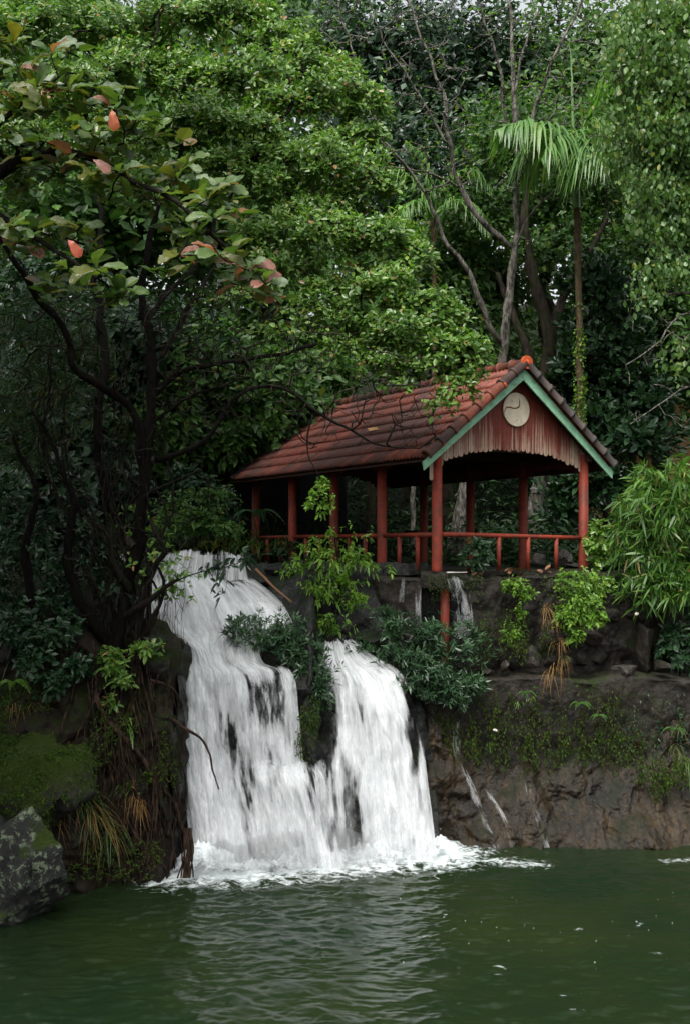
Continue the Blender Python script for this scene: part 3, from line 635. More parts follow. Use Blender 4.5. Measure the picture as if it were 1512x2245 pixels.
# tiles: one shared mesh, 36 x 8 on the side that shows
NT, NC = 36, 8; TW = (YB-YF)/NT; CL = SL/NC
ns = 12; yy = np.linspace(0, TW, ns+1); wv = .024*np.cos(yy/TW*4*np.pi)
def tile_mesh():
    L = CL+.06; v = []
    for s, zo in ((0, .022), (L*.5, .011), (L, 0)):
        for y, zz in zip(yy, wv): v.append((s, y, zz+zo))
    for y, zz in zip(yy, wv): v.append((0, y, zz+.022-.026))
    n = ns+1; f = []
    for a in range(2):
        for i in range(ns): f.append((a*n+i, a*n+i+1, (a+1)*n+i+1, (a+1)*n+i))
    for i in range(ns): f.append((3*n+i, 3*n+i+1, i+1, i))
    return np_mesh('tile', v, [np.array(f)], True)
tm = tile_mesh(); r = np.random.default_rng(2)
for c in range(NC):
    for i in range(NT):
        o = link('roof_tile', tm, M['tile'], pv); s = c*CL
        o.rotation_euler = (r.normal(0, .006), -ang+.028+r.normal(0, .006), r.normal(0, .006))
        o.location = (EX+s*math.cos(ang)-.02, YF+i*TW+.0, EZ+s*math.sin(ang)+.012+r.normal(0, .002))
vs, fs = [], []; b = MB()
for c in range(NC):
    s = c*CL; ny = NT*8+1; y = np.linspace(YF, YB, ny); wz = .017*np.cos((y-YF)/TW*4*np.pi); pts = []
    for ss, zo in ((s, .04), (s+CL+.04, .012)):
        for a, q2 in zip(y, wz): pts.append((SX-(EX+ss*math.cos(ang)), a, EZ+ss*math.sin(ang)+zo+q2))
    b.add(pts, grid_faces(ny, 2))
b.build('far_slope_tiles', M['tile'], pv, True, kind='stuff')
def barrel(r0, r1, L, collar=True):   # half-round tile along +x, widening to its lower end, with a rolled rim
    v = []; prof = [(0, r0*1.16), (.05, r0*1.16), (.055, r0), (L, r1)] if collar else [(0, r0), (L, r1)]
    a = np.linspace(-.25*np.pi, 1.25*np.pi, 13)
    for x, rr in prof:
        for q2 in a: v.append((x, rr*np.cos(q2), rr*np.sin(q2)))
    for q2 in a: v.append((0, .8*r0*np.cos(q2), .8*r0*np.sin(q2)))
    n = 13; f = []
    for k in range(len(prof)-1): f += [(k*n+i, k*n+i+1, (k+1)*n+i+1, (k+1)*n+i) for i in range(n-1)]
    m = len(prof); f += [(m*n+i, m*n+i+1, i+1, i) for i in range(n-1)]
    return v, np.array(f)
v, f = barrel(.105, .098, CL+.05); bm_ = np_mesh('barrel', v, [f], True)
v2 = []; aa = np.linspace(-.25*np.pi, 1.25*np.pi, 13)
for x, rr in ((.0, .127), (.035, .127)):
    for q2 in aa: v2.append((x, rr*np.cos(q2), rr*np.sin(q2)))
rimf = np.array([(i, i+1, 13+i+1, 13+i) for i in range(12)])
# orange underside lip, shown where each verge tile ends upslope
def rim_mesh():
    v = []; n = 13
    for x, rr in ((CL+.0, .112), (CL+.055, .112), (CL+.055, .05)):
        for q2 in aa: v.append((x, rr*np.cos(q2), rr*np.sin(q2)))
    return np_mesh('rim', v, [np.array([(k*n+i, k*n+i+1, (k+1)*n+i+1, (k+1)*n+i) for k in range(2) for i in range(12)])], True)
rm = rim_mesh()
for side in (0, 1):
    for yv, front in ((YF-.02, True), (YB+.03, False)):
        for c in range(NC):
            s = c*CL-.03
            mm = bm_.copy(); mm.materials.clear()
            if not front: mm.transform(Matrix.Diagonal((1, .5, .6, 1)))
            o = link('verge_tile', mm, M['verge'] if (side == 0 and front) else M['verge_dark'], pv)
            x = EX+s*math.cos(ang); z = EZ+s*math.sin(ang)+.05
            if side == 0: o.location = (x, yv, z); o.rotation_euler = (0, -ang+.03+r.normal(0, .015), r.normal(0, .02))
            else: o.location = (SX-x, yv, z); o.rotation_euler = (0, -ang+.03, math.pi)
            if side == 0 and front: link('tile_rim', rm, M['orange'], o)
for k in range(22):
    v, f = barrel(.12, .108, .43, True); mm = bm_ if k < 0 else None
    if k == 0: rmesh = np_mesh('ridge', v, [f], True)
    o = link('ridge_tile', rmesh, M['verge'], pv); o.location = (RX, YF-.06+k*.39, RZ+.02+r.normal(0, .004)); o.rotation_euler = (.0, .02, math.pi/2)
e = MB(); a = np.linspace(0, 2*np.pi, 24, endpoint=False)
e.tube([(RX, YF-.1, RZ+.045), (RX, YF-.05, RZ+.045)], .135, 24).build('ridge_end', M['orange'], pv)
# bargeboards
for sgn in (1, -1):
    w_ = .19; b = MB(); pts = []
    for y in (YF+.02, YF+.055):
        for (x, z) in ((EX-.06, EZ-.05-.06*sl_), (RX, RZ-.05), (RX, RZ-.05-w_/math.cos(ang)), (EX-.03, EZ-.05-.03*sl_-w_*.95)):
            pts.append((x if sgn > 0 else SX-x, y+(.002 if sgn < 0 else 0), z))
    b.add(pts, [(0, 1, 2, 3), (7, 6, 5, 4), (0, 4, 5, 1), (1, 5, 6, 2), (2, 6, 7, 3), (3, 7, 4, 0)])
    b.build('bargeboard', M['green_paint'], pv)
# planks with scalloped ends
def plank(x0, x1, zt0, zt1, zb, th_=.022):
    xm = (x0+x1)/2; rr = (x1-x0)/2; a = np.linspace(np.pi, 2*np.pi, 9)
    prof = [(x0-xm, zt0), ]+[(rr*np.cos(q2), zb+rr+rr*np.sin(q2)) for q2 in a]+[(x1-xm, zt1)]
    n = len(prof); V = [(x, -th_/2, z) for x, z in prof]+[(x, th_/2, z) for x, z in prof]
    f4 = [(i, n+i, n+(i+1) % n, (i+1) % n) for i in range(n)]
    f3 = [(0, i, i+1) for i in range(1, n-1)]+[(n, n+i+1, n+i) for i in range(1, n-1)]
    return V, f4, f3, xm
def arch(t): return 1.93+.52*math.sqrt(max(0, 1-(2*t-1)**2))**1.1
def gable(y0, mk):
    n = 33; w0 = (SX+.2)/n
    for i in range(n):
        x0 = -.1+i*w0+.003; x1 = x0+w0-.006; t = ((x0+x1)/2)/SX; zb = arch(min(max(t, 0), 1))+r.normal(0, .012)
        V, f4, f3, xm = plank(x0, x1, roof_z(x0)-.1, roof_z(x1)-.1, zb)
        MB().add(V, f4, f3).build('gable_plank', M[mk], pv, loc=(xm, y0+r.normal(0, .003), 0))
gable(0.0, 'plank'); gable(SY, 'plank_side')
V, f4, f3, xm = plank(-.185, -.105, 2.42, 2.45, 1.78); MB().add(V, f4, f3).build('gable_plank', M['plank'], pv, loc=(xm, -.01, 0))
MB().box((RX-.02, -.022, 2.45), (RX+.02, -.013, 3.9)).build('gable_batten', M['plank_side'], pv)
pm = []
n = 15; w0 = BAY/n
for i in range(n):
    V, f4, f3, xm = plank(i*w0+.003, (i+1)*w0-.003, 2.3, 2.3, 1.9+.3*math.sqrt(max(0, 1-(2*(i+.5)/n-1)**2)))
    pm.append((MB().add(V, f4, f3).mesh('valance_plank'), xm))
for x in (-.0, SX):
    for k in range(4):
        for me, xm in pm:
            o = link('valance_plank', me, M['plank_side'], pv, (x, k*BAY+xm, 0)); o.rotation_euler = (0, 0, math.pi/2)
# round board on the gable
dz = 3.3; dx = RX+.03
db = MB().tube([(0, 0, 0), (0, -.03, 0)], .345, 40).build('round_board', M['cream'], pv, loc=(dx, -.03, dz))
def stain(pts, wd, nm='rust_stain'):
    p = smooth_path([(a, 0, b) for a, b in pts], 22); s = np.linspace(0, 1, 22); rr = np.random.default_rng(len(pts))
    ww = wd*(.55+.45*np.abs(fbm(np.stack([s*9, s*0, s*0+wd*50], -1), 3)))*np.clip(np.minimum(s, 1-s)*8, .25, 1)
    d = nrm(np.gradient(p, axis=0)); nn = np.stack([-d[:, 2], d[:, 1]*0, d[:, 0]], -1)
    V = np.concatenate([p+nn*ww[:, None], p-nn*ww[:, None]]); m = len(p); F = np.array([(i, i+1, m+i+1, m+i) for i in range(m-1)])
    link(nm, np_mesh(nm, V, [F]), M['rust'], db, (0, -.034, 0))
stain([(-.33, -.09), (-.27, .02), (-.18, .035), (-.1, .02), (0, .03), (.07, .07), (.075, .16), (.06, .24)], .021)
stain([(-.13, .2), (-.12, .14)], .014); stain([(.02, -.2), (.02, -.23)], .016)
stain([(-.3, -.02), (-.25, .035), (-.2, .02)], .012)

# ------------------------------------------------------------------ foliage engine
def leaves(pos, d, upv, ln, wr, droop, shape='oval'):
    N = len(pos); d = nrm(d); side = nrm(np.cross(d, upv)); n = np.cross(side, d)
    ln = np.broadcast_to(ln, (N,))[:, None]; w_ = ln*np.broadcast_to(wr, (N,))[:, None]
    dr = np.array([0, 0, -1.])[None]*ln*np.broadcast_to(droop, (N,))[:, None]
    at = lambda f, sw, lift=0: pos+d*ln*f+side*w_*sw*.5+n*ln*lift+dr*f*f
    if shape == 'rhomb':
        V = np.stack([at(0, 0), at(.5, 1, .05), at(1, 0), at(.5, -1, .05)], 1); f = np.array([(0, 1, 2), (0, 2, 3)]); k = 4; fl = [(f[None]+np.arange(N)[:, None, None]*k).reshape(-1, 3)]
    elif shape == 'oval':
        V = np.stack([at(0, 0), at(.35, .92, .05), at(.72, .8, .05), at(1, 0), at(.72, -.8, .05), at(.35, -.92, .05)], 1); k = 6
        o = np.arange(N)[:, None, None]*k; fl = [(np.array([(0, 1, 2, 3), (0, 3, 4, 5)])[None]+o).reshape(-1, 4)]
    elif shape == 'lance':
        V = np.stack([at(0, 0), at(.3, 1), at(.62, .75), at(1, 0), at(.62, -.75), at(.3, -1)], 1); k = 6
        o = np.arange(N)[:, None, None]*k; fl = [(np.array([(1, 2, 4, 5)])[None]+o).reshape(-1, 4), (np.array([(0, 1, 5), (2, 3, 4)])[None]+o).reshape(-1, 3)]
    return V.reshape(-1, 3), fl
def rosettes(c, ax, n, ln, wr, spread=(.6, 1.5), droop=.15, shape='oval', seed=0, upw=.0, jit=.04, mode='rosette'):
    r = np.random.default_rng(seed); C = len(c); ax = nrm(ax)
    cc = np.repeat(c, n, 0); a = np.repeat(ax, n, 0); N = len(cc)
    ref = np.where(np.abs(a[:, 2:3]) > .9, np.array([[1., 0, 0]]), np.array([[0, 0, 1.]]))
    e1 = nrm(np.cross(a, ref)); e2 = np.cross(a, e1)
    az = np.tile(np.arange(n)*2.4, C)+np.repeat(r.uniform(0, 6.3, C), n)+r.normal(0, .3, N); t = r.uniform(*spread, N)[:, None]
    rad = np.cos(az)[:, None]*e1+np.sin(az)[:, None]*e2
    d = a*np.cos(t)+rad*np.sin(t); d[:, 2] += upw; d = nrm(d)
    L = ln*r.uniform(.5, 1.35, N)
    p = cc+r.normal(0, jit, (N, 3))
    if mode == 'droop':
        d = nrm(np.stack([r.normal(0, .35, N), r.normal(0, .35, N), -np.abs(r.normal(.7, .3, N))], -1)+rad*.35); upv = nrm(rad+r.normal(0, .5, (N, 3)))
    else: upv = nrm(a+r.normal(0, .25, (N, 3)))
    return leaves(p, d, upv, L, wr*r.uniform(.8, 1.2, N), droop*r.uniform(.3, 1.6, N), shape)
def lobe_pts(lobes, n, seed, shell=(.72, 1.05), dome=True, front=.25, lump=.22, freq=1.6, depth=.9, zmin=-.35):
    """points spread over a set of uneven lobes (px, py, rx, ry, Y); returns points and outward axes"""
    r = np.random.default_rng(seed); A = np.array([(l[2]*l[3])*(l[4]/20)**2*(l[5] if len(l) > 5 else 1.) for l in lobes]); cnt = np.maximum(2, (A/A.sum()*n).astype(int))
    PP, AX = [], []
    for l, k in zip(lobes, cnt):
        c = P(l[0], l[1], l[4]); R = np.array([l[2]/FPX*l[4], (l[2]+l[3])*.5/FPX*l[4]*depth, l[3]/FPX*l[4]])
        d = nrm(r.normal(0, 1, (k*4, 3)))
        keep = np.ones(len(d), bool)
        if dome: keep = (d[:, 2] > zmin) & (d[:, 1] < .75) | (r.random(len(d)) < .1)
        d = d[keep][:k]
        s = r.uniform(*shell, len(d))[:, None]
        p = c+R*d*s; nz = fbm(p*freq, 3)[:, None]
        p = p+nrm(R*d)*nz*lump*R.mean()*2.
        PP.append(p); AX.append(nrm(d*.7+np.array([0, -front, .55])))
    return np.concatenate(PP), np.concatenate(AX)
def grow(paths, attract, step=.25, rtip=.006, power=.45, jit=.05, seed=0, maxd=9e9, sides=5):
    """skeleton: explicit limbs (pts, radii) plus shoots that reach the attractor points"""
    r = np.random.default_rng(seed); pos = []; par = []; rad = []
    for pts, rr in paths:
        rr = np.interp(np.linspace(0, 1, len(pts)), np.linspace(0, 1, len(rr)), rr) if np.ndim(rr) else np.full(len(pts), rr)
        if pos:
            d = np.linalg.norm(np.array(pos)-pts[0], axis=1); j = int(d.argmin()); j = j if d[j] < .6 else -1
        else: j = -1
        for q2, ra in zip(pts, rr): pos.append(np.array(q2, float)); par.append(j); rad.append(ra); j = len(pos)-1
    nexp = len(pos); A = np.asarray(attract, float).reshape(-1, 3)
    if len(A):
        E = np.array(pos); dm = np.min(np.linalg.norm(A[:, None]-E[None, ::2], axis=2), axis=1); A = A[np.argsort(dm)]
        buf = np.zeros((nexp+len(A)*24, 3)); buf[:nexp] = E; m = nexp
        for a in A:
            d = np.linalg.norm(buf[:m]-a, axis=1)+.25*np.maximum(0, buf[:m, 2]-a[2]); j = int(d.argmin()); L = np.linalg.norm(buf[j]-a)
            if L > maxd or L < step*.4: continue
            k = int(min(20, max(1, math.ceil(L/step)))); p0 = buf[j].copy(); mid = np.array([0, 0, r.normal(.05, .12)*L])+r.normal(0, .1*L, 3)
            for q2 in range(1, k+1):
                t = q2/k; p = p0*(1-t)+a*t+mid*4*t*(1-t)*.5+(r.normal(0, jit, 3) if q2 < k else 0)
                buf[m] = p; pos.append(p); par.append(j); rad.append(0); j = m; m += 1
    pos = np.array(pos); par = np.array(par); rad = np.array(rad); cnt = np.zeros(len(pos)); kids = np.bincount(par[par >= 0], minlength=len(pos))
    cnt[kids == 0] = 1
    for i in range(len(pos)-1, -1, -1):
        if par[i] >= 0: cnt[par[i]] += cnt[i]
    auto = rtip*np.maximum(cnt, 1)**power
    rad = np.where(np.arange(len(pos)) < nexp, np.maximum(rad, np.minimum(auto, rad*1.3)), auto)
    e = np.nonzero(par >= 0)[0]; p = par[e]; d = nrm(pos[e]-pos[p])
    nd = np.tile(np.array([0, 0, 1.]), (len(pos), 1)); nd[e] = d
    best = np.full(len(pos), -1)
    for c in e:
        q2 = par[c]
        if best[q2] < 0 or rad[c] > rad[best[q2]]: best[q2] = c
    main = best[p] == e
    ds = np.where(main[:, None], nd[p], d); ds = np.where((par[p] < 0)[:, None], d, ds); rs = np.where(main, rad[p], np.minimum(rad[p]*.9, rad[e]*1.15))
    def ring(c, dd, rr, k):
        if k > 6: rr = rr*(1+.3*fbm(c*3.3+5, 3))
        ref = np.where(np.abs(dd@np.array([.2, .95, .24]))[:, None] > .92, np.array([[1., 0, 0]]), np.array([[.2, .95, .24]]))
        a = nrm(np.cross(dd, ref)); b = np.cross(dd, a); t = np.linspace(0, 2*np.pi, k, endpoint=False)
        return c[:, None]+rr[:, None, None]*(np.cos(t)[None, :, None]*a[:, None]+np.sin(t)[None, :, None]*b[:, None])*(1 if k < 6 else (1+.22*fbm(c[:, None]*5+np.stack([np.cos(t), np.sin(t), t*0], -1)[None]*1.2, 3))[..., None])
    Vs, Fs, off = [], [], 0
    for big in (False, True):
        sel = (rad[e] > .04) == big; k = 9 if big else sides
        if not sel.any(): continue
        R0 = ring(pos[p[sel]], ds[sel], rs[sel], k); R1 = ring(pos[e[sel]], nd[e[sel]], rad[e[sel]], k)
        V = np.concatenate([R0, R1], 1); n = len(V); j = np.arange(k); f = np.stack([j, (j+1) % k, k+(j+1) % k, k+j], -1)
        Fs.append((f[None]+np.arange(n)[:, None, None]*2*k).reshape(-1, 4)+off); V = V.reshape(-1, 3); Vs.append(V); off += len(V)
    V = np.concatenate(Vs); F = np.concatenate(Fs); _, first, inv = np.unique(np.round(V, 4), axis=0, return_index=True, return_inverse=True)
    return V[first], inv.reshape(-1)[F]
def limb(pix, n, jit=.04, seed=0): return smooth_path([P(*q2) for q2 in pix], n, jit, seed)
def plant(name, label, cat, base, paths, lobes, n, per, ln, wr, lm, bk, seed, frac=.12, names=('trunk', 'crown'), group=None, shape='oval', spread=(.6, 1.5), droop=.15, mode='rosette',
          shell=(.72, 1.05), dome=True, rtip=.006, step=.22, lump=.22, maxd=9e9, jit=.04, extra=None, upw=0, depth=.9, freq=1.6, power=.45, zmin=-.35):
    t = thing(name, label, cat, base, group=group); c, ax = lobe_pts(lobes, n, seed, shell, dome, lump=lump, depth=depth, freq=freq, zmin=zmin)
    r = np.random.default_rng(seed+1); att = c[r.random(len(c)) < frac]
    if extra is not None: att = np.concatenate([att, extra])
    if paths is not None:
        V, F = grow(paths, att, step, rtip, power=power, seed=seed, maxd=maxd); wpart(names[0], V, [F], M[bk], t)
    V, fl = rosettes(c, ax, per, ln, wr, spread, droop, shape, seed+2, upw, jit, mode); wpart(names[1], V, fl, M[lm], t, smooth=False)
    return t

# ------------------------------------------------------------------ the spreading leafy tree on the left bank
MAIN = [(130,60,110,60,24),(250,90,120,60,24),(380,60,130,70,24),(520,50,120,70,24),(610,110,90,60,23.8),(690,165,90,60,23.4),(30,90,90,90,24),
 (330,170,130,70,22.8),(460,200,120,60,22.8),(560,190,110,70,22.6),(740,225,95,65,22.4),(800,255,55,50,22.2),(650,250,110,70,22.4),(780,310,70,45,22.2),(200,200,120,80,23),
 (430,280,110,60,21.6),(540,300,110,70,21.6),(640,360,120,70,21.4),(740,400,110,60,21.4),(820,425,65,60,21.2),(480,380,90,45,21.6),(590,430,100,60,21.4),(700,465,100,45,21.2),(370,330,80,60,22),
 (640,520,105,55,20.9),(740,540,110,70,20.7),(840,540,90,70,20.6),(905,580,45,40,20.5),(620,600,90,45,20.9),(720,640,90,45,20.6),(560,540,70,40,21),
 (830,645,100,60,20.3),(920,670,80,50,20.2),(975,695,42,42,20.1),(770,715,90,35,20.3),(880,745,90,50,20),(690,690,60,35,20.4),
 (960,765,70,45,19.8),(1020,790,42,42,19.7),(910,810,65,34,19.8,1.1),(840,800,60,28,19.8,1.),(1005,855,32,34,19.6,1.),(745,770,50,26,20,.8),(955,890,38,22,19.6,.8),(1040,840,24,30,19.6,.9),(870,850,40,16,19.7,.5),
 (540,655,60,35,19.6,.4),(470,660,45,25,19.5,.35),(640,740,45,22,19.6,.4),(580,720,40,20,19.6,.3),
 (-120,120,150,120,23),(-150,350,160,130,22),(-120,560,150,100,21),(60,330,110,110,22.8,.7),(200,330,110,90,22.8,.7),(-300,250,160,160,22)]
Yt = 18.9
mp = [(limb([(255,1440,18.75),(270,1330,18.8),(300,1200,18.85),(318,1070,18.9),(325,960,19),(335,860,19.1),(330,760,19.3),(315,640,19.6),(330,520,20.2),(370,400,21),(420,290,22)], 40, .05, 1), [.22,.17,.15,.13,.12,.1,.085,.07,.055,.04]),
 (limb([(318,1080,18.9),(305,950,18.8),(287,895,18.75),(221,846,18.6),(158,797,18.5),(160,764,18.5),(140,720,18.4),(82,650,18.3),(53,600,18.2),(0,520,18.4)], 40, .03, 2), [.12,.11,.1,.1,.09,.08,.07,.06]),
 (limb([(325,1010,19),(390,998,18.9),(443,973,18.9),(480,928,18.9),(512,879,19),(570,846,19.1),(640,862,19.2),(690,898,19.3),(772,947,19.4),(845,977,19.5),(918,983,19.6)], 44, .03, 3), [.09,.07,.06,.05,.045,.035,.025,.02,.015]),
 (limb([(330,880,19.1),(380,830,19.3),(450,800,19.5),(540,790,19.7),(640,770,19.9),(760,740,20.1),(880,720,20.1)], 34, .06, 4), [.08,.06,.05,.04,.03,.02]),
 (limb([(332,800,19.2),(400,700,19.6),(470,600,20.2),(560,520,20.7),(660,460,21)], 28, .07, 5), [.08,.06,.05,.04,.03]),
 (limb([(325,700,19.4),(420,580,20.2),(500,440,21),(560,330,21.4)], 24, .07, 6), [.06,.05,.04,.03]),
 (limb([(330,930,19.1),(400,880,19),(470,850,19.2),(540,830,19.4)], 16, .06, 7), [.05,.035,.02]),
 (limb([(300,1200,18.85),(250,1120,19.2),(215,1000,19.5),(220,880,19.8),(230,760,20.2),(210,620,20.8),(220,480,21.6),(180,330,22.4)], 34, .06, 8), [.14,.12,.1,.09,.07,.05,.04]),
 (limb([(240,1420,18.7),(180,1330,18.6),(150,1220,18.6),(165,1110,18.7),(130,1010,18.8),(70,900,19)], 26, .05, 9), [.15,.12,.1,.08,.05,.03]),
 (limb([(110,1430,18.6),(70,1300,18.5),(60,1180,18.5),(75,1080,18.6),(30,960,18.8)], 22, .05, 10), [.14,.11,.09,.07,.05]),
 (limb([(280,1350,18.7),(305,1330,18.5),(345,1300,18.4),(392,1270,18.4)], 12, .03, 11), [.1,.08,.06,.045]),
 (limb([(320,1290,18.7),(345,1235,18.6),(362,1212,18.5),(345,1170,18.5),(330,1140,18.6)], 12, .02, 12), [.08,.06,.055,.05]),
 (limb([(290,1300,18.75),(250,1230,18.6),(232,1170,18.5),(212,1150,18.5)], 10, .02, 13), [.1,.08,.07,.05]),
 (limb([(300,1100,18.9),(350,1070,18.7),(405,1045,18.6),(440,1030,18.6)], 12, .02, 14), [.05,.03,.02]),
 (limb([(690,898,19.3),(674,960,19.3),(680,1010,19.3),(702,1045,19.3)], 12, .02, 15), [.022,.018,.01])]
r = np.random.default_rng(144)
for k in range(26):
    x0, x1 = r.uniform(190, 330), r.uniform(90, 350); y1 = r.uniform(680, 1000)
    mp.append((limb([(x0, 1430, 18.8), (x0+r.normal(0, 25), 1300, 18.8), ((x0+x1)/2+r.normal(0, 30), 1150, 19), (x1+r.normal(0, 20), 1000, 19.2), (x1, y1, 19.5)], 26, .09, 60+k), [r.uniform(.03, .07), .03, .02, .012]))
r = np.random.default_rng(44); twig = []
for k in range(260):    # bare twig tips in the dark hollow under the canopy
    px, py = r.uniform(380, 900), r.uniform(640, 920)
    if py > 640+.62*max(0, px-330): 
        if not (px > 520 and py > 830+.12*(px-520)): twig.append(P(px, py, r.uniform(18.6, 20.2)))
for k in range(70): twig.append(P(r.uniform(620, 960), r.uniform(850, 985), r.uniform(19, 19.9)))
for k in range(160): twig.append(P(r.uniform(0, 480), r.uniform(560, 1200), r.uniform(18.2, 20.5)))
MAIN = [(l[0], l[1], l[2]*.92, l[3]*.82)+tuple(l[4:]) for l in MAIN]
mp = [(a, [x*.72 for x in b]) for a, b in mp]
c0 = P(270, 1420, 18.75)
mt = plant('leafy_tree', 'spreading dark trunked tree with billowing glossy green crown leaning over the pavilion roof', 'tree', c0, mp, MAIN, 17500, 6, .12, .5, 'leaf_main', 'bark_dark', 101, frac=.1, extra=np.array(twig),
   lump=.34, jit=.05, step=.24, rtip=.0095, freq=2.2, shell=(.74, 1.04), power=.36, zmin=-.05)
r = np.random.default_rng(145); att = []     # tangle of fine bare twigs in the hollow under the crown
while len(att) < 620:
    px, py = r.uniform(330, 960), r.uniform(600, 960)
    if py < 560+.3*max(0, px-330) or (px > 700 and py < 700+.35*(px-700)): continue
    if px > 560 and py > 850 and r.random() < .75: continue
    att.append(P(px, py, r.uniform(18.6, 19.5)))
V, F = grow([mp[2], mp[3], mp[6], mp[7], mp[0]], np.array(att), .16, .0075, power=.3, seed=12, jit=.035, maxd=3); wpart('twigs', V, [F], M['bark_twig'], mt)
att = [P(r.uniform(-20, 340), r.uniform(640, 1380), r.uniform(18.3, 19.4)) for _ in range(420)]
V, F = grow([mp[0], mp[1], mp[7], mp[8], mp[9]], np.array(att), .16, .007, power=.34, seed=14, jit=.045, maxd=3); wpart('twigs', V, [F], M['bark_twig'], mt)
# bare roots down the bank: parts of that tree
roots = [([(205,1515),(231,1562),(265,1608),(308,1664),(347,1714),(384,1763),(400,1820),(410,1840)], .05, .035), ([(205,1400),(215,1500),(228,1570),(235,1650),(245,1720),(250,1790)], .028, .015),
 ([(330,1490),(365,1500),(390,1530),(402,1570),(398,1640)], .03, .012), ([(320,1560),(360,1572),(395,1585),(425,1605),(452,1640),(468,1690),(480,1730)], .035, .01),
 ([(410,1820),(414,1860),(410,1925)], .07, .05), ([(300,1420),(320,1520),(350,1640),(385,1720),(398,1800)], .025, .012), ([(280,1430),(300,1560),(330,1700),(350,1850)], .022, .012),
 ([(250,1430),(255,1560),(285,1700),(320,1820),(330,1900)], .025, .014), ([(340,1700),(345,1800),(330,1870),(348,1930)], .03, .02), ([(290,1820),(315,1870),(310,1930)], .04, .03),
 ([(180,1440),(150,1540),(130,1620)], .03, .012), ([(395,1650),(405,1740),(400,1800)], .018, .012), ([(230,1500),(190,1560),(165,1640)], .02, .01), ([(370,1800),(380,1870),(365,1930)], .025, .02)]
for k, (pix, r0, r1) in enumerate(roots):
    pts = np.array([surf(px, py, .12) for px, py in pix])
    if k in (3, 4): pts[:, 1] -= np.linspace(0, .35, len(pts))
    if k == 3:
        pts = np.array([P(px, py, 18.55) for px, py in pix])
    q2 = smooth_path(pts, 26, .04, k+50); V, F, _ = tube_arr(q2, np.linspace(r0, r1, 26)*(1+.2*fbm(np.stack([np.arange(26)*.6, np.arange(26)*0., np.arange(26)*0.+k], -1), 2)), 7); wpart('root', V, [F], M['root'], mt)
fr = []; r = np.random.default_rng(8)
fm = MB()
for k in range(190):   # fine hanging rootlets
    px, py = r.uniform(190, 405), r.uniform(1400, 1880); L = r.uniform(60, 240); sl2 = r.normal(.12, .2)
    if py+L > 1945: L = 1945-py
    pts = [surf(px+sl2*L*t, py+L*t, .07+.12*r.random()) for t in (0, .35, .7, 1)]; V, F, _ = tube_arr(smooth_path(pts, 9, .05, k), np.linspace(.009, .004, 9)*r.uniform(.6, 1.5), 4); fm.add(V, F)
for k in range(16):
    px = r.uniform(398, 420); pts = [P(px, 1815, 18.05), P(px+r.normal(0, 6), 1870, 18.0), P(px+r.normal(-4, 5), 1925, 18.0)]; V, F, _ = tube_arr(smooth_path(pts, 9, .03, k), .014, 5); fm.add(V, F)
for k in range(40):
    px, py = r.uniform(300, 410), r.uniform(1260, 1360); L = r.uniform(30, 110); pts = [P(px, py, 18.45), P(px+r.normal(0, 6), py+L*.5, 18.45), P(px+r.normal(0, 8), py+L, 18.45)]; V, F, _ = tube_arr(smooth_path(pts, 7, .02, k), .004, 4); fm.add(V, F)
o = fm.build('rootlets', M['root'], mt, True, kind='stuff'); o.location = -np.array(mt.location)

# ------------------------------------------------------------------ tropical almond branches, top left: every large leaf its own object
def big_leaf_mesh(seed):
    r = np.random.default_rng(seed); nu, nv = 5, 9; V = []
    for j in range(nv):
        t = j/(nv-1); wd = .36*t**.8*(1-t**7)**.5+.012
        if j == nv-1: wd = .09
        for i in range(nu):
            u = i/(nu-1)*2-1; V.append((u*wd*1.02+.012*r.normal(), t, .10*abs(u)*np.sin(np.pi*t)-.25*t*t*r.uniform(.8, 1.2)+.015*r.normal()+.03*np.sin(t*14+u*3)*abs(u)))
    return np_mesh('almond_leaf', V, [grid_faces(nu, nv)], True)
ab = P(-260, 700, 15)
at = thing('almond_tree', 'tropical almond branches with broad round leaves, some red, hanging in at the top left', 'tree', ab)
ROS = [(40,150),(112,118),(30,98),(150,200),(212,188),(250,240),(62,250),(132,238),(200,275),(300,262),(100,310),(180,330),(240,318),(335,305),(262,382),(205,380),(408,362),(388,395),(310,420),(342,440),(240,440),(452,440),(482,418),(470,480),
 (130,385),(60,380),(20,400),(20,500),(50,540),(110,520),(172,505),(150,590),(118,622),(212,592),(268,655),(402,490),(432,520),(482,560),(542,592),(580,622),(522,625),(392,560),(10,200),(80,190),(10,300),(-40,250),(-60,420)]
lm = {k: [] for k in ('big_green', 'big_olive', 'big_red', 'big_pink')}
for k in lm:
    for s in range(3): me = big_leaf_mesh(s*7+len(k)); me.materials.append(M[k]); lm[k].append(me)
r = np.random.default_rng(21); tips = []
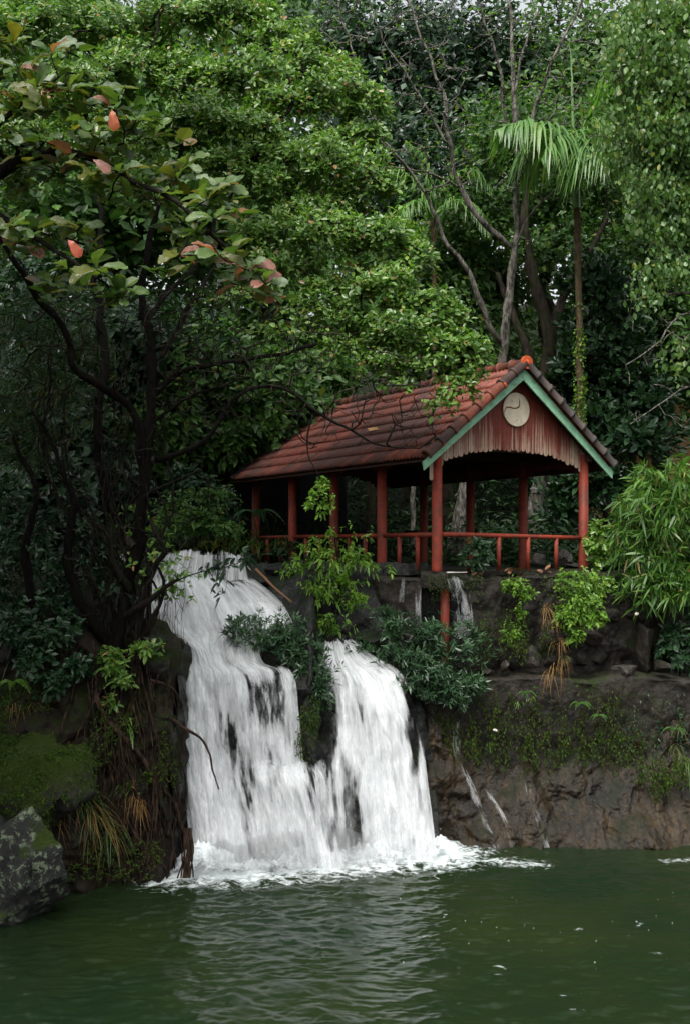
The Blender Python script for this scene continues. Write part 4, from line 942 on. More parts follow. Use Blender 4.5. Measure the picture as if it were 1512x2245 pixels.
for k, (px, py) in enumerate(ROS):
    c = P(px, py, 14.5+r.uniform(-.5, .7)); tips.append(c); n = 6 if k % 3 else 7
    if (px, py) == (268, 655): n = 3
    for j in range(n):
        az = j*2*math.pi/n+r.uniform(-.4, .4)+k; el = r.uniform(-.35, .75); L = r.uniform(.24, .37)
        d = Vector((math.cos(az)*math.cos(el), math.sin(az)*math.cos(el)*.9, math.sin(el))); upv = Vector((r.normal(0, .35), -.75+r.normal(0, .3), .8))
        x = d.cross(upv).normalized(); z = x.cross(d)
        q2 = r.random(); mk = 'big_green' if q2 < .68 else 'big_olive' if q2 < .96 else 'big_pink' if q2 < .99 else 'big_red'
        if (px, py) in ((542,592), (580,622), (522,625)) and j % 3 == 0: mk = 'big_pink'
        o = bpy.data.objects.new('almond_leaf', lm[mk][int(r.integers(3))]); COL.objects.link(o); o.parent = at
        m4 = Matrix((x, d, z)).transposed().to_4x4(); m4 = Matrix.Translation(Vector(c-ab)+d*.03) @ m4 @ Matrix.Diagonal((L*r.uniform(.85, 1.15), L, L, 1)); o.matrix_local = m4
for (px, py, mk, az) in ((246,240,'big_red',-1.4),(150,525,'big_red',-.9),(62,182,'big_olive',-1.1),(205,350,'big_pink',-.6)):
    c = P(px, py, 14.1); o = bpy.data.objects.new('almond_leaf', lm[mk][0]); COL.objects.link(o); o.parent = at
    d = Vector((math.cos(az), -.25, math.sin(az))).normalized(); x = d.cross(Vector((.1, -1, .5))).normalized(); z = x.cross(d)
    o.matrix_local = Matrix.Translation(Vector(c-ab)) @ Matrix((x, d, z)).transposed().to_4x4() @ Matrix.Diagonal((.26, .27, .22, 1))
ap = [(limb([(-260,720,15),(-160,560,15),(-60,430,14.9),(40,360,14.8),(140,330,14.7),(260,380,14.6),(380,440,14.5),(470,520,14.5),(560,600,14.4)], 36, .04, 3), [.14,.11,.09,.07,.05,.04,.03,.02]),
      (limb([(-60,430,14.9),(-20,300,14.9),(60,210,14.8),(150,160,14.7)], 16, .04, 4), [.06,.05,.03,.015]), (limb([(-60,430,14.9),(40,500,14.7),(140,560,14.6),(230,620,14.5)], 16, .04, 5), [.05,.04,.03,.015])]
r = np.random.default_rng(99); cc = np.stack([r.uniform(-12, -2.5, 2600), r.uniform(15.5, 19.5, 2600), np.abs(r.normal(0, .9, 2600))], -1); cc[:, 2] += 6.3+.5*cc[:, 1]
cc = np.concatenate([cc, np.stack([r.uniform(-12, -5.4, 2200), r.uniform(10, 17, 2200), r.uniform(5.5, 14, 2200)], -1)]); cc[2600:, 0] = np.minimum(cc[2600:, 0], -.34*cc[2600:, 1]-.3)
V, fl = rosettes(cc, np.tile([[0, 0, 1.]], (len(cc), 1)), 5, .3, .6, shape='oval', seed=9, jit=.15); o = wpart('crown', V, fl, M['leaf_back'], at, smooth=False); o['kind'] = 'stuff'  # unseen leaf mass above and left of view, added to shade the bank
ap.append((limb([(-260,720,15),(-420,400,15),(-520,0,15),(-420,-300,15),(-200,-420,15)], 20, .1, 8), [.14,.12,.1,.07,.04])); ap.append((limb([(-260,1150,15.2),(-270,900,15),(-260,720,15)], 10), [.2, .17, .15]))
tt = np.array(tips); cx = np.repeat(tt, 3, 0)+np.random.default_rng(6).normal(0, .16, (len(tt)*3, 3))+np.array([0, .25, 0])
V, fl = rosettes(cx, np.tile([[0, -.3, 1.]], (len(cx), 1)), 5, .27, .62, (.6, 1.6), .2, 'oval', 33, jit=.05); o = wpart('foliage', V, fl, M['leaf_almond'], at, smooth=False); o['kind'] = 'stuff'
V, F = grow(ap, np.array(tips), .12, .009, seed=5, jit=.02); wpart('branch', V, [F], M['bark_dark'], at)

# ------------------------------------------------------------------ trees behind the pavilion
bp = [(limb([(1125,1010,27.5),(1112,880,27.4),(1105,760,27.3),(1122,600,27.2),(1130,500,27.2),(1132,300,27.3),(1126,150,27.5),(1112,-60,27.8)], 40, .06, 1), [.24,.22,.2,.15,.13,.11,.08,.05]),
 (limb([(1106,765,27.3),(1062,690,27),(1022,590,26.8),(975,520,26.6),(930,420,26.4),(890,360,26.2),(820,300,26),(760,240,26)], 34, .05, 2), [.13,.11,.1,.08,.06,.04,.02]),
 (limb([(1125,545,27.2),(1060,490,27),(1010,410,26.9),(985,300,26.8),(970,210,26.8),(930,100,27),(880,-40,27)], 30, .06, 3), [.13,.11,.1,.08,.07,.05,.04]),
 (limb([(1010,412,26.9),(930,378,26.7),(845,365,26.6)], 12, .04, 4), [.05,.04,.02]),
 (limb([(1130,330,27.3),(1168,250,27.2),(1200,160,27.1),(1250,60,27),(1300,-50,27)], 20, .05, 5), [.1,.09,.08,.06,.04]),
 (limb([(1130,300,27.3),(1108,250,27.2),(1088,130,27.1),(1058,30,27),(1040,-60,27)], 20, .05, 6), [.08,.07,.06,.05,.04]),
 (limb([(1130,540,27.2),(1145,495,27),(1190,440,26.9),(1252,390,26.9)], 14, .03, 7), [.05,.045,.035,.02]),
 (limb([(985,320,26.8),(900,180,26.6),(830,60,26.5),(790,-30,26.5)], 20, .06, 8), [.05,.04,.03,.02]),
 (limb([(930,420,26.4),(860,330,26.2),(800,200,26.2),(740,0,26.4)], 22, .06, 9), [.05,.045,.04,.03]),
 (limb([(1128,200,27.4),(1150,100,27.3),(1190,0,27.3)], 12, .05, 10), [.06,.05,.03])]
r = np.random.default_rng(31); ex = [P(r.uniform(700, 1340), r.uniform(-40, 420), r.uniform(25.6, 28)) for _ in range(520)]
bp = [(a, [x*.56 for x in b]) for a, b in bp]
bt = thing('bare_tree', 'nearly leafless tree with long grey forking branches rising behind the pavilion ridge', 'tree', P(1125, 1010, 27.5))
V, F = grow(bp, np.array(ex), .3, .013, seed=6, jit=.08, power=.3); wpart('trunk', V, [F], M['bark_grey'], bt)
c = np.array(ex); V, fl = rosettes(c[::2], c[::2]*0+np.array([0, 0, 1.]), 3, .1, .55, shape='rhomb', seed=3); wpart('crown', V, fl, M['leaf_lime'], bt, smooth=False)
t2 = thing('forked_tree', 'stout lichen spotted tree forking low behind the right roof slope', 'tree', P(1190, 1000, 29.5))
V, F = grow([(limb([(1200,1010,29.5),(1195,860,29.5),(1205,760,29.4),(1190,680,29.3),(1165,600,29.2),(1150,480,29.2),(1160,350,29.3)], 26, .04, 1), [.26,.24,.2,.16,.14,.1,.07]),
  (limb([(1208,765,29.4),(1230,660,29.3),(1275,590,29.2),(1330,480,29)], 16, .04, 2), [.14,.11,.08,.05]), (limb([(1170,900,29.5),(1165,800,29.6),(1130,700,29.7),(1090,600,29.8)], 14, .04, 3), [.15,.13,.1,.07])],
  np.array([P(r.uniform(1050, 1380), r.uniform(300, 620), r.uniform(28.5, 31)) for _ in range(40)]), .3, .012, seed=7); wpart('trunk', V, [F], M['bark_back'], t2)
ct, ax = lobe_pts([(1150,330,150,110,30),(1290,430,130,90,30),(1060,480,110,90,30.5),(1220,560,110,60,30)], 2200, 5, (.4, 1.05)); V, fl = rosettes(ct, ax, 5, .2, .5, shape='rhomb', seed=5, jit=.12); wpart('crown', V, fl, M['leaf_back'], t2, smooth=False)
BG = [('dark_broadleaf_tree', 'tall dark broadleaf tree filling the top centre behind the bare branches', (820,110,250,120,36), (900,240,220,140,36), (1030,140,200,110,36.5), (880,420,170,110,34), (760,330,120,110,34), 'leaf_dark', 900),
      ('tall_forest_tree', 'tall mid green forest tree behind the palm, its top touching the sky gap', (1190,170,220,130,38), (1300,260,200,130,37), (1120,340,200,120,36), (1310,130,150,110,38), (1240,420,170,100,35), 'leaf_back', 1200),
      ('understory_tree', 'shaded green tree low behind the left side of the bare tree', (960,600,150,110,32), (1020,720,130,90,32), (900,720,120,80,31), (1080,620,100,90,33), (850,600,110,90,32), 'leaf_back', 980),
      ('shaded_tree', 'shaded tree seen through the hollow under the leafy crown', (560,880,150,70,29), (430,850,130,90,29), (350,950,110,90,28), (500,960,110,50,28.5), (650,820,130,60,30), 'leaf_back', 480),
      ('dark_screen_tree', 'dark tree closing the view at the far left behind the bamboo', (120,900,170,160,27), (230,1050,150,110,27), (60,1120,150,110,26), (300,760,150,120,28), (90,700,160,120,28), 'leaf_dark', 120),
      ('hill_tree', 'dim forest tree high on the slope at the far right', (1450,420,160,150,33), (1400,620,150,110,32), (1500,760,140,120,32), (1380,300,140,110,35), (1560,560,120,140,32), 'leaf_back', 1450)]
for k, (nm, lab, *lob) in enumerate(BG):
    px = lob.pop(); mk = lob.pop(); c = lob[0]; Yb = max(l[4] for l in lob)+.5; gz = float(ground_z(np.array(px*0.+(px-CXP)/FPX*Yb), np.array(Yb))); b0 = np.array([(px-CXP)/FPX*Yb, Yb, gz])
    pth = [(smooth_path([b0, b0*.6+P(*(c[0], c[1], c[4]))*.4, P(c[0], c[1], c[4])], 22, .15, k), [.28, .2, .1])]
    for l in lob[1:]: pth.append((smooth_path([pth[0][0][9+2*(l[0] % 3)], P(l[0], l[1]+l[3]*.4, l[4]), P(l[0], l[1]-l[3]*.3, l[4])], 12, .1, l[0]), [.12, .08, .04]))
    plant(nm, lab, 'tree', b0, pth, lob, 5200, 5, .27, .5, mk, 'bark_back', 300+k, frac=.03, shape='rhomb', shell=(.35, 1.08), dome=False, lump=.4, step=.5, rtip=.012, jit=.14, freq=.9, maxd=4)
fm_l = [(x, y, 190, 150, Y) for x, y, Y in ((520,20,46),(700,40,48),(860,200,46),(1080,280,48),(1250,270,48),(1420,270,46),(1560,60,46),(660,220,46),(1150,420,46),(900,560,44),(1320,560,44),(1500,380,46),(700,480,44),(1050,760,42),(1350,760,42),(750,720,42),(400,700,42),(250,600,42),(100,500,42),(500,560,44),(1550,800,40),(60,120,40),(250,200,40),(100,300,40),(300,380,40),(420,120,42),(-80,300,40),(200,20,42),(40,20,42),(330,420,32),(480,520,32),(620,640,32),(250,560,32),(420,260,34),(560,760,32),(120,240,34),(300,120,36),(-60,120,36),(100,420,30),(250,450,30),(400,420,30),(50,560,30),(180,330,32),(330,300,32),(480,300,32),(560,420,32),(60,200,33))]
c, ax = lobe_pts(fm_l, 15000, 9, (.3, 1.1), False, lump=.4, freq=.6); V, fl = rosettes(c, ax, 5, .42, .5, shape='rhomb', seed=9, jit=.25); link('far_forest', np_mesh('far_forest', V, fl, False), M['leaf_back'], kind='stuff')
# right-hand tree with pale round leaves and bare twigs
rp = [(limb([(1760,1180,23.5),(1720,900,23.4),(1680,600,23.2),(1620,350,23),(1540,150,23),(1470,20,23)], 34, .08, 1), [.24,.2,.16,.12,.08,.05]),
      (limb([(1690,640,23.2),(1600,600,22.8),(1512,640,22.5),(1440,650,22.3),(1400,655,22.2)], 20, .04, 2), [.07,.05,.03,.015]), (limb([(1715,880,23.4),(1600,760,22.8),(1500,690,22.4),(1430,760,22.2),(1370,800,22.1)], 22, .04, 3), [.06,.04,.025,.01]),
      (limb([(1720,930,23.4),(1600,840,22.8),(1500,850,22.4),(1440,890,22.2),(1380,930,22.1)], 20, .04, 4), [.05,.035,.02,.01])]
r = np.random.default_rng(13); ex = np.array([P(r.uniform(1370, 1560), r.uniform(560, 940), r.uniform(21.8, 23)) for _ in range(70)])
RT = [(1470,60,130,80,23),(1430,170,100,70,22.8),(1500,180,100,90,22.6),(1420,290,80,60,22.6),(1490,320,90,70,22.5),(1450,420,75,55,22.4),(1515,460,60,70,22.4),(1400,110,60,60,23),(1590,250,110,200,22.8),(1470,500,45,25,22.2,.6),(1440,590,40,30,22.1,.5),(1500,590,40,40,22.2,.5),(1420,650,30,25,22,.4),(1620,520,90,150,22.8),(1480,780,30,40,22,.2)]
plant('round_leaved_tree', 'tree with pale round fluttering leaves and bare lower twigs at the right edge', 'tree', P(1760,1180,23.5), rp, RT, 8500, 4, .108, .75, 'leaf_pale', 'bark_grey', 77, frac=.05, mode='droop', shell=(.3, 1.1), dome=False, extra=ex, lump=.4, rtip=.009, jit=.12, step=.2, power=.36)
DT = [(1300,620,80,60,28),(1330,720,90,70,28),(1290,800,75,70,28),(1360,830,80,70,28),(1330,920,110,60,27.5),(1400,960,90,50,27),(1290,960,60,50,27.5),(1420,880,60,60,27.5),(1240,840,35,50,28),(1320,1050,90,60,27),(1240,1100,60,50,27.5)]
plant('glossy_dark_tree', 'dark blue green tree with upright glossy leaves behind the palm trunk', 'tree', P(1330,1170,28.5), [(limb([(1330,1170,28.5),(1325,1000,28.4),(1320,800,28.3),(1310,640,28.2)], 22, .05, 1), [.12,.1,.07,.03])], DT, 2300, 6, .24, .42, 'leaf_dark', 'bark_back', 88, frac=.08, shell=(.35, 1.05), dome=False, spread=(.3, 1.1), jit=.05, rtip=.01)

# ------------------------------------------------------------------ palms
def frond(parent, pix, nl, L, mk, seed, droop=.9, wr=.024):
    nl = int(nl*1.5); q2 = smooth_path([P(*p) for p in pix], 30); r = np.random.default_rng(seed); V, F, _ = tube_arr(q2, np.linspace(.03, .006, 30), 5)
    t = np.linspace(.18, 1, nl); i = t*29; k = np.clip(i.astype(int), 0, 28); f = (i-k)[:, None]; c = q2[k]*(1-f)+q2[k+1]*f; d = nrm(q2[k+1]-q2[k])
    sd = nrm(np.cross(d, np.array([0, 0, 1.])+d*.01)); PV, PF, off = [V], [F], len(V)
    pos = np.concatenate([c, c]); dd = np.concatenate([nrm(sd+d*.75), nrm(-sd+d*.75)])+r.normal(0, .2, (2*nl, 3)); dd[:, 2] += .12
    ll = L*np.concatenate([np.sin(np.pi*(t*.82+.16))]*2)*r.uniform(.55, 1.2, 2*nl)+.1
    # each leaflet: a 3-segment blade that bends down
    dd = nrm(dd); up_ = np.array([0, 0, 1.]); w0 = nrm(np.cross(dd, up_)+1e-4); rows = []
    for s, wd in ((0, .5), (.3, 1), (.62, .8), (1, .05)):
        pc = pos+dd*(ll*s)[:, None]*(1-.28*s*droop)+np.array([0, 0, -1.])*(ll*droop*s**1.8*.75)[:, None]; hw = w0*(ll*0+L*wr*wd)[:, None]; rows += [pc+hw, pc-hw]
    LV = np.stack(rows, 1).reshape(-1, 3); lf = np.array([(0, 1, 3, 2), (2, 3, 5, 4), (4, 5, 7, 6)]); LF = (lf[None]+np.arange(2*nl)[:, None, None]*8).reshape(-1, 4)+off
    wpart('frond', np.concatenate([V, LV]), [np.concatenate([F, LF])], M[mk], parent)
pa = thing('areca_palm', 'slim areca palm with creeper covered trunk and drooping fronds right of the gable', 'palm', P(1268, 1010, 26.5))
tp = limb([(1268,1010,26.5),(1270,800,26.5),(1267,620,26.5),(1263,455,26.5)], 60, .02, 1); V, F, _ = tube_arr(tp, .075*(1+.12*(np.arange(60) % 2)), 10); wpart('trunk', V, [F], M['palm_trunk'], pa)
V, F, _ = tube_arr(limb([(1263,457,26.5),(1261,400,26.5),(1258,330,26.5),(1256,290,26.5)], 12), [.085,.1,.1,.095,.09,.085,.08,.075,.07,.06,.05,.04], 12); wpart('crownshaft', V, [F], M['shaft'], pa)
V, F, _ = tube_arr(limb([(1257,300,26.5),(1252,190,26.5),(1246,85,26.5)], 14), np.linspace(.045, .008, 14), 7); wpart('spear_leaf', V, [F], M['spear'], pa)
FR = [([(1256,310,26.5),(1215,285,26.2),(1150,268,25.9),(1085,285,25.6)], 46, 1.35), ([(1256,315,26.5),(1220,300,26.9),(1170,315,27.2),(1130,370,27.4)], 40, 1.3), ([(1258,310,26.5),(1285,270,26.5),(1320,225,26.4),(1375,180,26.3)], 44, 1.3),
      ([(1258,315,26.5),(1265,290,26),(1275,310,25.5),(1290,370,25.2)], 44, 1.2), ([(1258,312,26.5),(1300,295,26.3),(1350,315,26.1),(1395,365,25.9)], 40, 1.0), ([(1256,312,26.5),(1240,290,26.0),(1215,300,25.6),(1185,350,25.3)], 40, 1.1), ([(1258,310,26.5),(1280,280,27),(1310,275,27.4),(1345,300,27.6)], 30, .7), ([(1258,310,26.5),(1280,285,26),(1310,305,25.5),(1335,375,25.2)], 38, 1.1), ([(1258,310,26.5),(1262,288,25.9),(1266,320,25.4),(1270,410,25.1)], 38, 1.1), ([(1258,310,26.5),(1295,270,26.3),(1340,270,26.1),(1385,310,25.9)], 40, 1.1)]
for k, (pix, nl, L) in enumerate(FR): frond(pa, pix, nl, L, 'palm', k, 1.05 if k != 2 else .35)
r = np.random.default_rng(4); n = 1500; zt = r.uniform(0, .68, n)**1.15; zt = zt[vnoise(np.stack([zt*16, zt*0, zt*0], -1)) > r.uniform(-.9, .55, n)]; n = len(zt); i = (zt*59).astype(int); a = r.uniform(0, 6.3, n); nn = np.stack([np.cos(a), np.sin(a), a*0], -1); c = tp[i]+nn*r.uniform(.06, .15, n)[:, None]; c[:, 2] += r.uniform(-.05, .05, n)
V, fl = leaves(c, nn*.5+np.array([0, 0, -.5])+r.normal(0, .6, (n, 3)), nn+r.normal(0, .4, (n, 3)), r.uniform(.03, .09, n), .8, .1, 'rhomb'); wpart('climbing_creeper', V, fl, M['leaf_lime'], pa, smooth=False)
pb = thing('shaded_palm', 'dim second palm with drooping fronds behind the bare tree on its left', 'palm', P(952, 900, 30)); V, F, _ = tube_arr(limb([(952,900,30),(950,700,30),(948,480,30)], 30), .07, 8); wpart('trunk', V, [F], M['palm_trunk'], pb)
for k, pix in enumerate(([(948,480,30),(910,400,29.8),(870,370,29.6),(830,400,29.4)], [(948,480,30),(980,390,29.8),(1030,370,29.6),(1085,430,29.4)], [(948,480,30),(940,400,30),(925,340,30),(890,310,30)], [(948,480,30),(990,440,29.5),(1040,450,29.2),(1070,510,29)], [(948,480,30),(920,440,29.5),(890,450,29.2),(870,500,29)])): frond(pb, pix, 30, .8, 'palm', 20+k, .9)

# ------------------------------------------------------------------ bamboo
def bamboo(name, label, base, tips, n, per, ln, mk, seed, lobes, wr=.14):
    t = thing(name, label, 'bamboo', base); r = np.random.default_rng(seed); b = MB(); allp = []
    for k, tpx in enumerate(tips):
        e = P(*tpx); b0 = np.array(base)+r.normal(0, .25, 3)*np.array([1, 1, 0]); m = b0*.35+e*.65+np.array([0, 0, 1.1]); q2 = smooth_path([b0, m, e], 26, .05, k+seed); V, F, _ = tube_arr(q2, np.linspace(.022, .004, 26), 5); b.add(V, F); allp.append(q2[6:])
    o = b.build('culms', M['spear'], t, True); o.location = -np.array(base)
    c, ax = lobe_pts(lobes, n, seed, (.3, 1.08), False, lump=.35); c = np.concatenate([c, np.concatenate(allp)[::2]]); V, fl = rosettes(c, np.tile(np.array([[-.35, -.5, -.2]]), (len(c), 1))+np.random.default_rng(seed).normal(0, .3, (len(c), 3)), per, ln, wr, (.15, 1.25), .35, 'lance', seed+3, jit=.03); wpart('foliage', V, fl, M[mk], t, smooth=False)
bamboo('bamboo_clump', 'bright green bamboo clump arching down at the right edge beside the pavilion', P(1620,1330,22.8), [(1360,1090,22),(1350,1180,22),(1380,1050,22.2),(1400,1260,21.9),(1450,1010,22.2),(1430,1300,21.8),(1500,1330,21.8),(1340,1240,22)], 900, 7, .31, 'bamboo', 61,
   [(1460,1060,80,55,22.3),(1410,1110,70,50,22.1),(1400,1190,65,55,22),(1470,1160,70,60,22),(1430,1250,65,50,21.9),(1490,1270,50,60,21.8),(1560,1150,90,140,22.2),(1410,1310,40,30,21.8,.5),(1460,1300,45,30,21.7,.6)])
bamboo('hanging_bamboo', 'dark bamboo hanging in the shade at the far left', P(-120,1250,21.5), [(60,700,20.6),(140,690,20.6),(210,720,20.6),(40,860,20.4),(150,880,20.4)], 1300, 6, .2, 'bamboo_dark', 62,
   [(60,720,90,80,20.8),(160,720,80,80,20.8),(60,850,80,90,20.6),(150,850,80,80,20.6),(60,980,80,70,20.5),(-60,850,90,200,20.8),(220,800,50,80,20.8)])

# ------------------------------------------------------------------ shrubs round the falls and on the walls
def sh(name, label, base, lobes, n, per, ln, wr, mk, seed, shape='oval', bk='bark_dark', stems=None, cat='shrub', **k):
    b = P(*base); a = np.array([l[:5] for l in lobes], float); ctr = P(a[:, 0].mean(), a[:, 1].mean(), a[:, 4].mean())
    pth = stems or [(smooth_path([b, b*.5+ctr*.5+np.array([0, 0, .1]), ctr], 10, .04, seed), [.03, .02, .012])]
    kw = dict(frac=.25, shell=(.35, 1.06), dome=False, lump=.35, rtip=.0035, step=.1, jit=.025, names=('stems', 'foliage')); kw.update(k)
    return plant(name, label, cat, b, pth, lobes, n, per, ln, wr, mk, bk, seed, shape=shape, **kw)
sh('oleander_bush', 'dark narrow leaved oleander bush overhanging the upper cascade', (640,1420,20.6), [(560,1385,55,30,20.2),(620,1390,50,35,20.3),(650,1420,50,40,20.2),(530,1380,30,18,20.1)], 430, 8, .13, .2, 'leaf_oleander', 71, 'lance', spread=(.5, 1.4))
sh('oleander_bush', 'dark oleander spray hanging between the two waterfalls', (690,1430,20.4), [(690,1460,45,45,20),(700,1510,30,35,19.8),(670,1470,40,40,19.9),(712,1550,12,25,19.7,.5)], 260, 8, .13, .2, 'leaf_oleander', 72, 'lance', spread=(.5, 1.4))
sh('oleander_bush', 'large dark oleander bush spilling over the head of the right waterfall', (900,1440,21), [(860,1380,60,45,20.6),(930,1390,65,45,20.7),(990,1420,50,35,20.7),(880,1440,75,40,20.4),(940,1460,60,35,20.4),(850,1350,40,25,20.7),(800,1420,35,20,20.5,.6),(890,1490,45,22,20.3,.6),(1030,1400,40,22,20.9,.6),(1060,1440,30,16,20.8,.4)], 850, 8, .13, .2, 'leaf_oleander', 73, 'lance', spread=(.4, 1.5), lump=.75, freq=2.4)
sh('oleander_bush', 'oleander bush hanging over the ledge right of the waterfall', (1010,1470,21), [(980,1500,50,30,20.6),(1040,1500,40,30,20.6),(1000,1530,45,20,20.6),(940,1510,30,25,20.5)], 420, 8, .12, .21, 'leaf_oleander', 74, 'lance', spread=(.5, 1.4))
sh('fig_shrub', 'light green fig shrub growing in front of the left railing', (745,1330,21.3), [(710,1210,50,28,21.1),(760,1215,55,30,21.2),(800,1230,30,25,21.2),(680,1250,40,25,21),(750,1270,60,35,21),(780,1310,35,30,20.9),(700,1300,50,30,21),(690,1370,40,25,20.9),(735,1375,30,22,20.9),(850,1245,25,8,21,.4)], 430, 6, .095, .42, 'leaf_lime', 75, droop=.7, lump=.95, freq=2.6, stems=[(limb([(735,1400,21.2),(745,1320,21.2),(740,1240,21.2),(735,1190,21.2)], 14), [.03,.025,.012]), (limb([(740,1330,21.2),(690,1290,21.1),(680,1240,21.1)], 8), [.018,.008])])
sh('wall_bush', 'bright green round bush sprouting from the wall below the right front post', (1245,1420,21.4), [(1260,1275,45,22,21.3),(1310,1285,35,25,21.4),(1280,1320,55,35,21.2),(1250,1350,35,30,21.2),(1300,1350,30,22,21.2),(1258,1395,22,20,21.2)], 520, 6, .085, .55, 'leaf_lime', 76, droop=.3)
sh('wall_bush', 'small loose green bush on the mossy wall left of the round bush', (1140,1400,21.4), [(1125,1285,28,20,21.3),(1150,1300,22,18,21.3),(1120,1385,20,22,21.3),(1135,1340,18,18,21.3,.5)], 190, 6, .075, .5, 'leaf_lime', 78, droop=.3)
sh('fig_sapling', 'dark leaved sapling standing against the front railing', (1042,1258,21.6), [(1040,1195,28,18,21.5),(1020,1215,22,16,21.5),(1060,1215,22,18,21.5),(1040,1235,25,14,21.5)], 75, 6, .13, .45, 'leaf_oleander', 79, droop=.2)
sh('corner_shrub', 'broad leaved green shrub between the right post and the bamboo', (1320,1270,23.4), [(1310,1160,25,22,23),(1330,1180,25,25,23),(1305,1195,25,20,23),(1320,1220,25,20,23),(1300,1225,12,10,23,.5)], 90, 6, .17, .5, 'leaf_main', 80, droop=.2)
sh('hanging_spray', 'small lime leaf spray hanging from a branch in front of the eave', (702,1045,19.3), [(706,1060,16,16,19.3),(705,1090,22,18,19.3),(700,1110,18,12,19.3)], 75, 5, .085, .5, 'leaf_lime', 81, cat='twig')
sh('weir_shrub', 'leafy green bush behind the weir', (430,1200,25), [(400,1125,50,35,24.6),(450,1140,50,30,24.6),(500,1155,50,25,24.4),(360,1150,30,25,24.5),(470,1085,60,30,25.5)], 400, 6, .13, .38, 'leaf_back', 82, droop=.3)
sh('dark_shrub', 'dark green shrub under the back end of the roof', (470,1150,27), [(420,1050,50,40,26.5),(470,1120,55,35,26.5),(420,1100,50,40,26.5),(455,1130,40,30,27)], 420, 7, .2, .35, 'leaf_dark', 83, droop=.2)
sh('overhanging_twig', 'dark broad lobed leaves hanging over the weir', (390,1272,18.4), [(450,1246,20,10,18.6),(500,1240,22,12,18.6),(545,1225,22,14,18.7),(480,1275,25,8,18.6,.6),(490,1300,8,8,18.6,.6)], 20, 5, .15, .42, 'leaf_dark', 84, droop=.4, stems=[(limb([(390,1272,18.4),(430,1258,18.5),(490,1245,18.6),(545,1225,18.7)], 12), [.012,.006])], cat='twig')
sh('bank_shrub', 'dark ivy patch on the shaded bank under the leafy tree', (120,1500,18.2), [(120,1500,40,40,18),(60,1450,50,40,18),(170,1460,40,50,18.2),(20,1390,60,60,18),(110,1380,60,40,18.2)], 380, 6, .13, .5, 'leaf_dark', 85)
sh('rock_fern_bush', 'small leafy plant on the bank beside the flat black rock', (260,1440,18.5), [(250,1450,30,40,18.3),(270,1490,25,30,18.3),(320,1420,30,15,18.4),(245,1540,15,15,18.2)], 150, 6, .11, .45, 'leaf_main', 86)
for k, (x, y, lab) in enumerate(((60, 1180, 'dark thicket at the left edge behind the leaning stems'), (210, 1240, 'dark thicket behind the main trunk'), (20, 1330, 'dark bush at the left edge level with the weir'), (150, 1330, 'dark bush between the trunks on the bank'), (330, 1230, 'scrappy green shoots on the dark trunk by the weir'))):
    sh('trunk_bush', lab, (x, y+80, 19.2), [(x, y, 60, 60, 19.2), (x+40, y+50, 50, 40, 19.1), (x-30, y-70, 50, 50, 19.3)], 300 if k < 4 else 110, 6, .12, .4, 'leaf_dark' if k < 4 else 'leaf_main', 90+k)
sh('shade_bush', 'dark leafy bush hanging on the bank below the bamboo at the right edge', (1490,1430,22.3), [(1480,1390,40,40,22.1),(1510,1430,40,40,22.1),(1460,1440,25,25,22.1),(1520,1350,30,40,22.1)], 170, 6, .15, .4, 'leaf_dark', 95)
# undergrowth in the shade behind the pavilion and up the slope
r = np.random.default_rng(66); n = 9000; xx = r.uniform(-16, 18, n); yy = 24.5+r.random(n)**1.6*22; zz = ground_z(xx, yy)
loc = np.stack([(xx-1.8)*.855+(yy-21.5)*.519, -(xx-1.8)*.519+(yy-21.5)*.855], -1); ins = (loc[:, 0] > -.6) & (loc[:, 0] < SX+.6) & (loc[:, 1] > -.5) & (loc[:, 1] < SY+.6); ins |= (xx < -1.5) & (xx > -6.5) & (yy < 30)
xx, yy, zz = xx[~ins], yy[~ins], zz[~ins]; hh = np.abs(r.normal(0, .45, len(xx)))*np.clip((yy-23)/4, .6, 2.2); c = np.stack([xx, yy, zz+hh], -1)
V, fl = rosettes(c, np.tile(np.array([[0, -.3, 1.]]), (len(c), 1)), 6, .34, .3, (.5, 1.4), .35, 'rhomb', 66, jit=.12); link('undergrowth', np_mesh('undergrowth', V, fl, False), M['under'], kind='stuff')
# ferns
def fern(name, label, base, fr, L, seed, mk='leaf_main', parent=None):
    t = thing(name, label, 'fern', base); r = np.random.default_rng(seed)
    for k in range(fr):
        az = k*2.4+r.uniform(0, 1); d = np.array([math.cos(az), math.sin(az)*.8-.25, 0]); l = L*r.uniform(.75, 1.2); s = np.linspace(0, 1, 16)[:, None]
        q2 = np.array(base)+d*l*s*.85+np.array([0, 0, 1.])*(l*(.9*s-1.15*s**2)); V, F, _ = tube_arr(q2, .006, 4); tt = np.linspace(.12, .98, 20); i = np.clip((tt*15).astype(int), 0, 14); f = (tt*15-i)[:, None]; c = q2[i]*(1-f)+q2[i+1]*f; dd = nrm(q2[i+1]-q2[i]); sd = nrm(np.cross(dd, [0, 0, 1.]))
        ln = l*.24*np.sin(np.pi*np.minimum(1, tt*.8+.18)); LV, lf = leaves(np.concatenate([c, c]), np.concatenate([sd+dd*.4, -sd+dd*.4]), np.tile([[0, 0, 1.]], (40, 1)), np.concatenate([ln, ln]), .3, .25, 'rhomb')
        wpart('frond', np.concatenate([V, LV]), [F, lf[0]+len(V)], M[mk], t)
